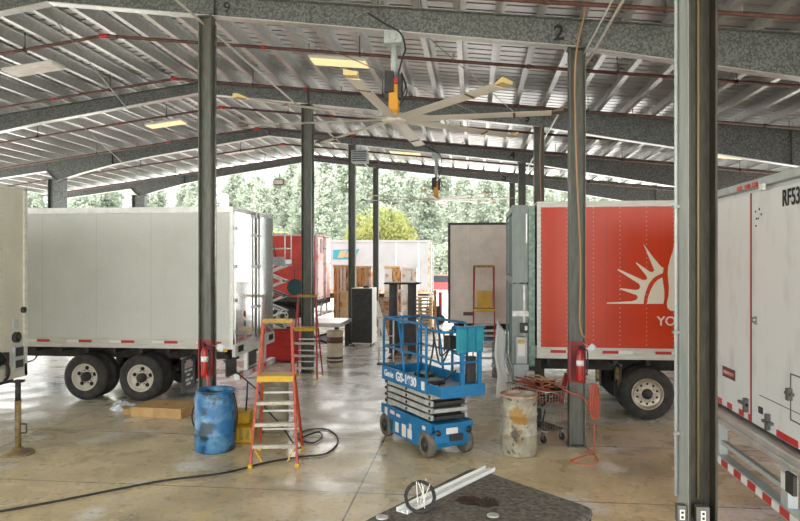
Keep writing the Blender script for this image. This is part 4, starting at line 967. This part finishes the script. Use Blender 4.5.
MB().cyl((-.2, 0, .68), (.2, 0, .68), .15, 18).cyl((-.24, 0, .68), (-.2, 0, .68), .08, 12).build('motor', 'steel', vb); MB().box(-.06, .08, -.08, .08, .8, .98).build('junction_box', 'greysteel', vb, .01)
st = thing('red_axle_stand', 'small red stand with white top under the red trailer', 'stand', (1.95, 14.2, 0))
for (x, y) in ((-.2, -.2), (.2, -.2), (.2, .2), (-.2, .2)): MB().bar((x, y, 0), (x*.3, y*.3, .62), .05, .05).build('leg', 'red', st)
MB().cyl((0, 0, .55), (0, 0, .80), .06, 12).box(-.12, .12, -.12, .12, .78, .84).build('saddle', 'label', st)
MB().tube([(-.14, -.14, .2), (.14, -.14, .2), (.14, .14, .2), (-.14, .14, .2)], .015, 6, closed=True).build('brace', 'label', st)
# ------------------------------------------------------------------ foreground bench top with felt
zt = .90
P0 = F(473, 466, zt); P1 = F(597, 508, zt); P2 = F(358, 522, zt)
P3 = P1+(P2-P0)*1.0
ctr = (P0+P1+P2+P3)/4
bt = thing('felt_topped_bench', 'dark grey felt-covered bench top at the bottom of the photo', 'bench', (ctr.x, ctr.y, 0))
def outline(k, r):
    pts = [ctr+(p-ctr)*k for p in (P0, P2, P3, P1)]
    pts = [Vector((p.x-ctr.x, p.y-ctr.y, 0)) for p in pts]; o = []
    for i in range(4):
        a, b, c = pts[i-1], pts[i], pts[(i+1) % 4]
        p, q = b+(a-b).normalized()*r, b+(c-b).normalized()*r
        for m in range(5):
            t = m/4; v = p*(1-t)**2+b*2*t*(1-t)+q*t*t; o.append((v.x, v.y))
    return o
def rrect(hx, hy, r, n=6):
    o = []
    for (cx, cy, a0) in ((hx-r, hy-r, 0), (-hx+r, hy-r, PI/2), (-hx+r, -hy+r, PI), (hx-r, -hy+r, 1.5*PI)):
        for k in range(n+1): a = a0+PI/2*k/n; o.append((cx+r*math.cos(a), cy+r*math.sin(a)))
    return o
MB().prism(outline(1, .13), zt-.07, zt).build('felt_top', 'felt', bt, .035)
MB().prism(outline(.985, .13), zt-.32, zt-.065).build('skirt', 'rubber', bt, .01)
for p in (P0, P1, P2, P3):
    v = (p-ctr)*.86; MB().box(v.x-.04, v.x+.04, v.y-.04, v.y+.04, 0, zt-.3).build('leg', 'black', bt)
def top(px, py, dz=0.0): return F(px, py, zt+dz)
a, b = top(402, 513), top(490, 470); mb = MB(); d = (b-a).normalized(); nrm = Vector((-d.y, d.x, 0))
w = .058
for (off, hh, ww) in ((0, .008, w*2), (w-.006, .035, .012), (-w+.006, .035, .012), (0, .022, .012)):
    c0 = a+nrm*off; c1 = b+nrm*off
    mb.bar((c0.x, c0.y, zt+hh/2+.001), (c1.x, c1.y, zt+hh/2+.001), ww, hh)
tag(mb.build('aluminium_channel', 'stripw'), 'long white aluminium channel bar lying across the felt bench', 'bar')
c = top(420, 512); rng = random.Random(5); pts = []
for k in range(110):
    a = k*2*PI/20; rr = .118+.009*math.sin(k*.83)
    pts.append((c.x+rr*math.cos(a), c.y+rr*math.sin(a)*.5+.012*math.sin(k*.31), zt+.125+rr*math.sin(a)*.85))
tag(MB().tube(pts, .0075, 6).build('cable_coil', 'cable'), 'coil of black cable on the near end of the aluminium channel', 'cable')
for k in range(5):
    cc = c+Vector((rng.uniform(-.09, .05), rng.uniform(-.06, .08), 0))
    o = MB().tube(smooth([(0, 0, 0), (.02*rng.uniform(-1, 1), .03, .07), (.05*rng.uniform(-1, 1), .05, .16+.05*rng.random())], 4), .004, 5).build('zip_tie', 'label', loc=(cc.x, cc.y+.03, zt+.04))
    tag(o, 'thin white zip tie sticking up from the black cable coil', 'zip tie', 'zip ties in the cable coil')
tag(crumple(8, .095, .05).build('work_glove', 'rag', loc=top(470, 502)), 'brown crumpled rag on the felt bench, left of the pair', 'rag')
tag(crumple(9, .09, .055).build('work_glove', 'rag', loc=top(487, 504)), 'brown crumpled rag on the felt bench, right of the pair', 'rag')
def washer(px, py, lb):
    p = top(px, py); tag(MB().lathe([(.018, 0), (.05, 0), (.05, .01), (.042, .014), (.025, .014), (.018, .01)], 20).build('steel_washer', 'alu', loc=p), lb, 'washer')
washer(493, 516, 'round steel washer near the rags on the felt bench'); washer(382, 518, 'round steel washer at the left corner of the felt bench')
for o in list(C.objects):
    if o.name.startswith('work_glove'): o.name = 'rag'
# ------------------------------------------------------------------ mid-distance things
cab = thing('tall_cabinet', 'tall black-fronted cabinet with white side standing by the far left column', 'cabinet', (-3.86, 22.75, 0))
MB().box(-.36, .36, 0, 1.0, .1, 2.02).build('cabinet_body', 'label', cab, .01); MB().box(-.35, .35, -.04, .0, .14, 2.0).build('front_door', 'black', cab, .01)
MB().lathe([(.12, 2.02), (.10, 2.08), (0, 2.1)], 12, X=Matrix.Translation((.1, .3, 0))).build('top_vent', 'black', cab)
for x in (-.3, .3): MB().cyl((x-.02, .05, .05), (x+.02, .05, .05), .05, 10).cyl((x-.02, .68, .05), (x+.02, .68, .05), .05, 10).build('caster', 'black', cab)
ht = thing('hand_truck', 'thin white upright frame stand left of the blue lift', 'stand', (-2.75, 19.1, 0))
for x in (0, .42): MB().cyl((x, 0, .04), (x, .05, 1.35), .022, 8).build('upright', 'label', ht)
MB().box(-.03, .46, -.22, .05, .0, .04).build('toe_plate', 'black', ht)
for z in (.8, 1.33): MB().cyl((0, .03, z), (.42, .03, z), .018, 8).build('crossbar', 'alu', ht)
fk = thing('forklift', 'black forklift with double mast behind the blue lift', 'forklift', (-2.22, 20.6, 0))
for s in (-1, 1): MB().box(s*.29-.13, s*.29+.13, -.05, .12, .1, 2.24).box(s*.29-.05, s*.29+.05, -.09, -.05, .1, 2.2).build('mast_rail', 'black', fk, .008)
MB().lathe([(.54, 2.24), (.55, 2.25), (.55, 2.28), (.52, 2.30), (0, 2.30)], 26, X=Matrix.Diagonal((1, .7, 1, 1))).build('overhead_guard', 'dkgrey', fk) if False else MB().box(-.55, .55, -.35, .5, 2.24, 2.30).build('overhead_guard', 'black', fk, .03)
MB().box(-.16, .16, .0, .1, 2.0, 2.06).box(-.2, .2, .0, .06, 1.3, 1.36).build('mast_tie', 'steel', fk)
MB().prism(rrect(.46, .35, .18), .42, 1.02, Matrix.Translation((0, .45, 0))).build('operator_bay', 'black', fk, .02)
MB().tube([(-.44, .15, 1.15), (.44, .15, 1.15), (.44, .75, 1.15), (-.44, .75, 1.15)], .02, 8, closed=True).build('bay_rail', 'steel', fk)
MB().box(-.4, .4, .2, 1.0, .06, .42).build('chassis', 'rust', fk, .02)
for s in (-1, 1):
    MB().box(s*.28-.06, s*.28+.06, -.9, .0, .05, .10).build('fork', 'black', fk)
    MB().lathe([(.05, -.06), (.12, -.06), (.12, .06), (.05, .06)], 16, X=Matrix.Translation((s*.34, .8, .12)) @ Matrix.Rotation(PI/2, 4, 'Y')).build('wheel', 'rubber', fk)
MB().cyl((.2, .1, 1.0), (.2, .1, 1.5), .03, 8).cb((.1, .2, 1.25), (.16, .14, .3)).build('control_console', 'greysteel', fk)
rb = thing('red_bin', 'red steel bin behind the bumper of the white trailer', 'bin', (-6.2, 18.95, 0))
MB().box(0, 1.08, 0, .02, .08, .90).box(0, 1.08, .68, .7, .08, .9).box(0, .02, .02, .68, .08, .9).box(1.06, 1.08, .02, .68, .08, .9).box(0, 1.08, 0, .7, .06, .09).build('bin_body', 'red', rb)
MB().tube([(0, 0, .9), (1.08, 0, .9), (1.08, .7, .9), (0, .7, .9)], .02, 6, closed=True).build('bin_rim', 'red', rb)
for x in (.1, .98): MB().box(x-.04, x+.04, .05, .65, 0, .06).build('skid', 'black', rb)
# raised white scissor lift near the red trailer
wl = thing('scissor_lift', 'pale scissor lift raised high beside the red tarp trailer', 'scissor lift', (-7.38, 23.4, 0))
MB().box(-1.0, .9, -.4, .4, .15, .6).build('chassis', 'armgrey', wl, .02)
for x in (-.75, .65):
    for y in (-.36, .36): MB().lathe([(.08, -.06), (.19, -.06), (.19, .06), (.08, .06)], 18, X=Matrix.Translation((x, y, .19)) @ Matrix.Rotation(PI/2, 4, 'X')).build('wheel', 'tireg', wl)
z = .62
for k in range(4):
    h = .54
    for y in (-.32, .32):
        MB().bar((-.75, y, z), (.62, y, z+h), .05, .11, up=(0, 1, 0)).build('scissor_arm', 'stripw', wl)
        MB().bar((.62, y*.85, z), (-.75, y*.85, z+h), .05, .11, up=(0, 1, 0)).build('scissor_arm', 'armgrey' if k % 2 else 'tealdk', wl)
    MB().cyl((.62, -.35, z), (.62, .35, z), .03, 8).cyl((-.75, -.35, z+h), (-.75, .35, z+h), .03, 8).build('cross_pin', 'black', wl)
    z += h
MB().box(-.95, .75, -.4, .4, 2.78, 2.84).build('platform_floor', 'armgrey', wl); MB().box(-.95, .75, -.42, -.4, 2.8, 3.1).box(.73, .75, -.4, .4, 2.8, 3.0).build('toe_board', 'greysteel', wl)
mb = MB()
for y in (-.4, .4): mb.tube(rpath([(-.95, y, 2.8), (-.95, y, 3.92), (.73, y, 3.92), (.73, y, 2.8)], .05), .022, 8).tube([(-.95, y, 3.4), (.73, y, 3.4)], .02, 8).tube([(-.1, y, 2.8), (-.1, y, 3.92)], .02, 8)
for z in (3.4, 3.92): mb.tube([(.73, -.4, z), (.73, .4, z)], .02, 8)
mb.build('guard_rail', 'stripw', wl); MB().tube([(.2, -.42, 3.9), (.42, -.42, 3.1)], .02, 6).build('strap', 'black', wl)
hr = thing('hose_reel', 'dark teal hose reel hanging in front of the red tarp', 'hose reel', (-6.52, 23.86, 1.72))
X = Matrix.Translation((0, 0, .28)) @ Matrix.Rotation(PI/2, 4, 'X') @ Matrix.Rotation(.3, 4, 'Y')
MB().lathe([(.28, -.10), (.30, -.10), (.30, -.07), (.12, -.07), (.12, .07), (.30, .07), (.30, .10), (.28, .10)], 24, X=X).build('reel', 'tealdk', hr); MB().lathe([(.14, -.06), (.24, -.05), (.24, .05), (.14, .06)], 20, X=X).build('wound_hose', 'cable', hr)
MB().tube([(0, 0, .3), (-.05, 0, 1.2), (-.40, -.08, 2.21)], .012, 6).build('cable', 'cable', hr)
MB().bar((0, .0, .28), (.2, 0, -.1), .05, .05).bar((-.1, 0, .28), (-.2, 0, -.1), .05, .05).build('bracket', 'tealdk', hr)
fb = thing('flatbed_cart', 'long grey flat deck on legs beyond the tan drum', 'flatbed', (-6.2, 21.2, 0))
MB().box(0, 1.9, 0, 2.0, .82, .95).build('deck', 'alu', fb, .01)
for x in (.15, 1.75):
    for y in (.15, 1.85): MB().box(x-.06, x+.06, y-.06, y+.06, .0, .82).build('leg', 'black', fb)
MB().bar((.15, .1, .2), (1.75, .1, .7), .06, .06).bar((1.75, .12, .2), (.15, .12, .7), .06, .06).build('cross_brace', 'black', fb)
MB().cb((1.0, .3, .4), (1.1, .3, .3)).build('under_box', 'greysteel', fb, .02)
# stacked wood and rusty boxes outside
def crate(label, loc, w, d, h, slats, m='wood', m2='woodp', gap=.02, grp=None):
    t = thing('wooden_crate', label, 'crate', loc, 0, grp)
    rng = random.Random(int(loc[0]*100)); mb = MB(); q = w/slats
    for k in range(slats):
        hh = rng.uniform(.0, .12); mb.box(-w/2+k*q+gap*rng.uniform(.5, 3), -w/2+(k+1)*q-gap*rng.uniform(.5, 2), -d/2, -d/2+.03, .05, h-.03-hh, rng.choice((0, 1, 2)) if m == 'wood' else 0)
    mb.build('slat_front', [m, m2, 'rustw'], t)
    MB().box(-w/2+.02, w/2-.02, -d/2+.04, d/2, .02, h-.03).build('box_body', 'rust' if m == 'wood' else m, t)
    for z in (.05, h*.5, h-.06): MB().box(-w/2, w/2, -d/2-.03, -d/2, z, z+.1).build('batten', m2, t)
    return t
crate('tall slatted wooden crate left of the rusty ones, right of the pink trailer door', (-6.40, 32.6, 0), .95, 1.0, 2.72, 6)
crate('tall slatted wooden crate beside the far left columns', (-5.42, 32.7, 0), .85, 1.0, 2.66, 5)
crate('low pale plywood crate under the tall slatted crates', (-5.65, 31.5, 0), 1.2, .8, 1.5, 3, 'woodp', 'woodp', .004)
crate('rust-stained plywood box left above the forklift mast', (-4.18, 34.2, 0), .80, .9, 2.66, 2, 'wood', 'woodp', .01)
crate('whitish rust-flecked box behind the forklift mast', (-3.30, 34.0, 0), .78, .9, 2.6, 3, 'rustw', 'rustw', .01) if 'rustw' in M else None
pt = thing('pallet_stack', 'stack of pale wooden pallets right of the forklift', 'pallets', (-2.25, 27.6, 0))
for k in range(10):
    z = k*.15
    p = MB().box(-.5, .5, -.5, .5, z+.11, z+.135).box(-.5, .5, -.5, -.4, z, z+.02)
    for x in (-.45, 0, .45): p.box(x-.05, x+.05, -.5, .5, z+.02, z+.11)
    p.build('pallet_layer', 'woodp', pt)
tag(MB().box(-.05, .05, -.05, .05, 0, 1.75).build('timber_post', 'wood', loc=(-1.62, 27.4, 0)), 'upright brown timber beside the pallet stack', 'timber')
tag(MB().box(-.35, .35, -.02, .02, 0, 1.55, X=Matrix.Rotation(-.12, 4, 'X')).build('plywood_sheet', 'rust', loc=(-3.45, 26.0, 0)), 'brown board leaning upright left of the forklift', 'board')
tag(MB().box(-.10, .10, -.02, .02, 0, 1.5, X=Matrix.Rotation(-.28, 4, 'Y')).build('white_board', 'label', loc=(-3.3, 24.9, 0)), 'slanting white board between the black cabinet and forklift', 'board')
pm = thing('power_washer', 'black wheeled machine with red rear panel on the bright ground outside', 'machine', (-1.92, 31.2, 0))
MB().box(-.35, .35, -.3, .3, .25, .85).build('engine', 'black', pm, .04); MB().box(.25, .40, -.25, .25, .45, 1.5).build('rear_panel', 'stripr', pm, .02)
for x in (-.3, .3): MB().lathe([(.08, -.05), (.25, -.05), (.25, .05), (.08, .05)], 18, X=Matrix.Translation((x, -.3, .25)) @ Matrix.Rotation(PI/2, 4, 'X')).build('wheel', 'rubber', pm)
MB().tube(rpath([(-.3, 0, .8), (-.25, 0, 1.35), (.1, 0, 1.4)], .1), .025, 8).build('handle', 'steel', pm); MB().cb((0, 0, 1.0), (.3, .3, .25)).build('tank', 'greysteel', pm, .03)
gn = thing('generator', 'blue and white generator under the beige trailer', 'generator', (.62, 24.2, 0))
MB().box(-.32, .32, -.3, .3, .06, .62).build('casing', 'blue', gn, .05); MB().box(-.36, .36, -.32, .32, .58, .72).build('top_cover', 'label', gn, .04); MB().box(-.2, .22, -.31, -.295, .2, .5).build('front_grille', 'black', gn)
for x in (-.25, .25): MB().box(x-.06, x+.06, -.25, .25, 0, .06).build('foot', 'black', gn)
# vehicles outside
def vehicle(nm, label, loc, rz, m, h=1.6, L=4.6):
    t = thing(nm, label, 'vehicle', loc, rz)
    pr = [(-L/2, .35), (L/2, .35), (L/2, .85), (L/2-.9, 1.0), (L/2-1.6, h-.05), (-L/2+.9, h), (-L/2+.1, .95)]
    MB().prism(pr, -.85, .85, FRONT).build('car_body', m, t, .08)
    for s in (-1, 1): MB().prism([(L/2-1.05, 1.0), (L/2-1.62, h-.12), (-L/2+.95, h-.08), (-L/2+.4, 1.0)], s*.86-.01, s*.86+.01, FRONT).build('side_window', 'glass', t)
    for x in (-L/2+.9, L/2-.9):
        for s in (-1, 1): MB().lathe([(.12, -.1), (.33, -.1), (.33, .1), (.12, .1)], 18, X=Matrix.Translation((x, s*.78, .33)) @ Matrix.Rotation(PI/2, 4, 'X')).build('wheel', 'rubber', t)
    return t
vehicle('parked_car', 'small red car parked far off beyond the pale container trailer', (-3.0, 61.5, 0), .1, 'carred', 1.7)
# ------------------------------------------------------------------ trees
for nm in ('leaf', 'leafy', 'leafg'):
    nt = M[nm].node_tree; b = nt.nodes['Principled BSDF']; tr_ = nt.nodes.new('ShaderNodeBsdfTranslucent'); mx = nt.nodes.new('ShaderNodeMixShader')
    mx.inputs[0].default_value = .5
    nt.links.new(b.inputs['Base Color'].links[0].from_socket, tr_.inputs['Color'])
    nt.links.new(b.outputs[0], mx.inputs[1]); nt.links.new(tr_.outputs[0], mx.inputs[2]); nt.links.new(mx.outputs[0], nt.nodes['Material Output'].inputs['Surface'])
def leaf_cloud(rng, pts, size, m):
    vs = []; fs = []
    for (p, s) in pts:
        n = Vector((rng.gauss(0, 1), rng.gauss(0, 1), rng.gauss(0, .7)+.4)).normalized()
        a = n.orthogonal().normalized(); a.rotate(Matrix.Rotation(rng.uniform(0, 2*PI), 3, n)); b = n.cross(a)
        k = len(vs); u, v = a*s*size, b*s*size*.55
        vs += [p-u, p-v, p+u, p+v]; fs.append((k, k+1, k+2, k+3))
    return MB().add(vs, fs)
def pine(rng, H, R, n):
    tiers = []
    z = H*.08
    while z < H:
        f = z/H; rad = R*min(1, 1.25*(1-f))**.7*rng.uniform(.7, 1.1)+.25
        for k in range(rng.randint(4, 7)):
            a = rng.uniform(0, 2*PI); tiers.append((z, a, rad*rng.uniform(.6, 1.1)))
        z += H*.035*rng.uniform(.7, 1.4)
    pts = []
    for i in range(n):
        z, a, rad = rng.choice(tiers); t = rng.random()**.6
        p = Vector((math.cos(a)*rad*t, math.sin(a)*rad*t, z+rad*.38*t*t+rng.gauss(0, .22)))
        p += Vector((rng.gauss(0, .4), rng.gauss(0, .4), rng.gauss(0, .25))); pts.append((p, rng.uniform(.5, 1.2)))
    return pts
def tree(nm, label, cat, loc, H, R, n, m, size, grp=None, seed=1, round_=False):
    rng = random.Random(seed); t = thing(nm, label, cat, loc, 0, grp)
    if round_:
        cl = [(Vector((rng.uniform(-.75, .75)*R, rng.uniform(-.75, .75)*R, H*rng.uniform(.38, .85))), R*rng.uniform(.35, .6)) for _ in range(26)]
        pts = []
        for i in range(n):
            c, r = rng.choice(cl); d = Vector((rng.gauss(0, 1), rng.gauss(0, 1), rng.gauss(0, 1))).normalized()
            p = c+d*r*rng.uniform(.75, 1.05); p.z = max(.3, p.z)
            k = max(0, (p.z/H-.5)*2); rr = math.hypot(p.x, p.y)
            if rr > R*math.sqrt(max(.05, 1-k*k))*1.05: continue
            pts.append((p, rng.uniform(.6, 1.2)))
    else: pts = pine(rng, H, R, n)
    leaf_cloud(rng, pts, size, m).build('foliage', m, t)
    mb = MB().tube([(0, 0, 0), (.1, 0, H*.4), (0, 0, H*.92)], .2, 8, rs=[.028*H*.6, .016*H*.6, .02])
    for k in range(9):
        a = k*2.4; z = H*(.15+.07*k); mb.tube([(0, 0, z), (math.cos(a)*R*.6*(1-z/H), math.sin(a)*R*.6*(1-z/H), z+.5)], .05, 5)
    mb.build('trunk', 'bark', t)
    return t
pg = 'pines beyond the yard'
rng = random.Random(21)
protos = [tree('pine_tree', 'tall pale green feathery pine in the tree belt beyond the yard', 'tree', (0, 0, 0), 15, 3.3, 13000, 'leaf', .25, pg, 30+k) for k in range(3)]
i = 0
for row, (Y, sc, off) in enumerate(((74, .90, 0), (81, .98, 3.6), (88, 1.06, 1.8), (95, 1.14, 5.4), (102, 1.22, .9), (109, 1.30, 4.5))):
    x = -60+off
    while x < 16:
        s = sc*rng.uniform(.84, 1.04)*(.84 if x > -8 else (.98 if x > -30 else .90))
        o = protos[i] if i < 3 else dup(protos[i % 3], (0, 0, 0), rng.uniform(0, 6))
        o.location = (x+rng.uniform(-.3, .3), Y+rng.uniform(-.4, .4), 0); o.rotation_euler.z = rng.uniform(0, 6); o.scale = (s*1.05, s*1.05, s); i += 1
        x += 7.2
tree('broadleaf_tree', 'round yellow-green tree above the pale container trailer', 'tree', (-8.0, 56.5, 0), 7.7, 3.2, 15000, 'leafy', .16, None, 5, True)
tree('leafy_bush', 'bright green bush over the roof edge of the red tarp trailer', 'bush', (-13.6, 44.0, 0), 5.2, 1.9, 3500, 'leafg', .20, None, 6, True)
tree('leafy_bush', 'small green bush left of the yellow-green tree', 'bush', (-11.4, 52.0, 0), 4.4, 1.5, 2600, 'leafg', .18, None, 9, True)
tree('leafy_bush', 'pale bush between the container trailer and the beige trailer', 'bush', (-2.6, 67.0, 0), 4.8, 2.2, 4200, 'leaf', .22, None, 7, True)
tree('leafy_bush', 'pale bush right of the yellow-green tree', 'bush', (-6.4, 66.5, 0), 5.0, 1.3, 3000, 'leaf', .2, None, 8, True)
tree('leafy_bush', 'green treetop seen over the white trailer roof at the far left', 'tree', (-24.5, 46.0, 0), 6.3, 3.0, 4500, 'leafg', .25, None, 10, True)
# ------------------------------------------------------------------ light
w = bpy.data.worlds.new('overcast_sky'); S.world = w; w.use_nodes = True
w.node_tree.nodes['Background'].inputs[0].default_value = (1.0, 1.0, 1.0, 1); w.node_tree.nodes['Background'].inputs[1].default_value = 1.5
sd = bpy.data.lights.new('sun', 'SUN'); sd.energy = 2.6; sd.angle = math.radians(12); sd.color = (1, .96, .88)
so = bpy.data.objects.new('sun', sd); C.objects.link(so)
el, az = math.radians(58), math.radians(205)          # high sun behind the camera, slightly left
dv = -Vector((math.sin(az)*math.cos(el), math.cos(az)*math.cos(el), math.sin(el)))
so.rotation_euler = dv.to_track_quat('-Z', 'Y').to_euler(); so.location = (-10, -20, 30)
S.view_settings.view_transform = 'Standard'; S.view_settings.look = 'None'; S.view_settings.gamma = 1.0; S.view_settings.exposure = 1.5
try: S.view_settings.use_curve_mapping = False
except Exception: pass
S.cycles.max_bounces = 10; S.cycles.diffuse_bounces = 6; S.cycles.use_denoising = True
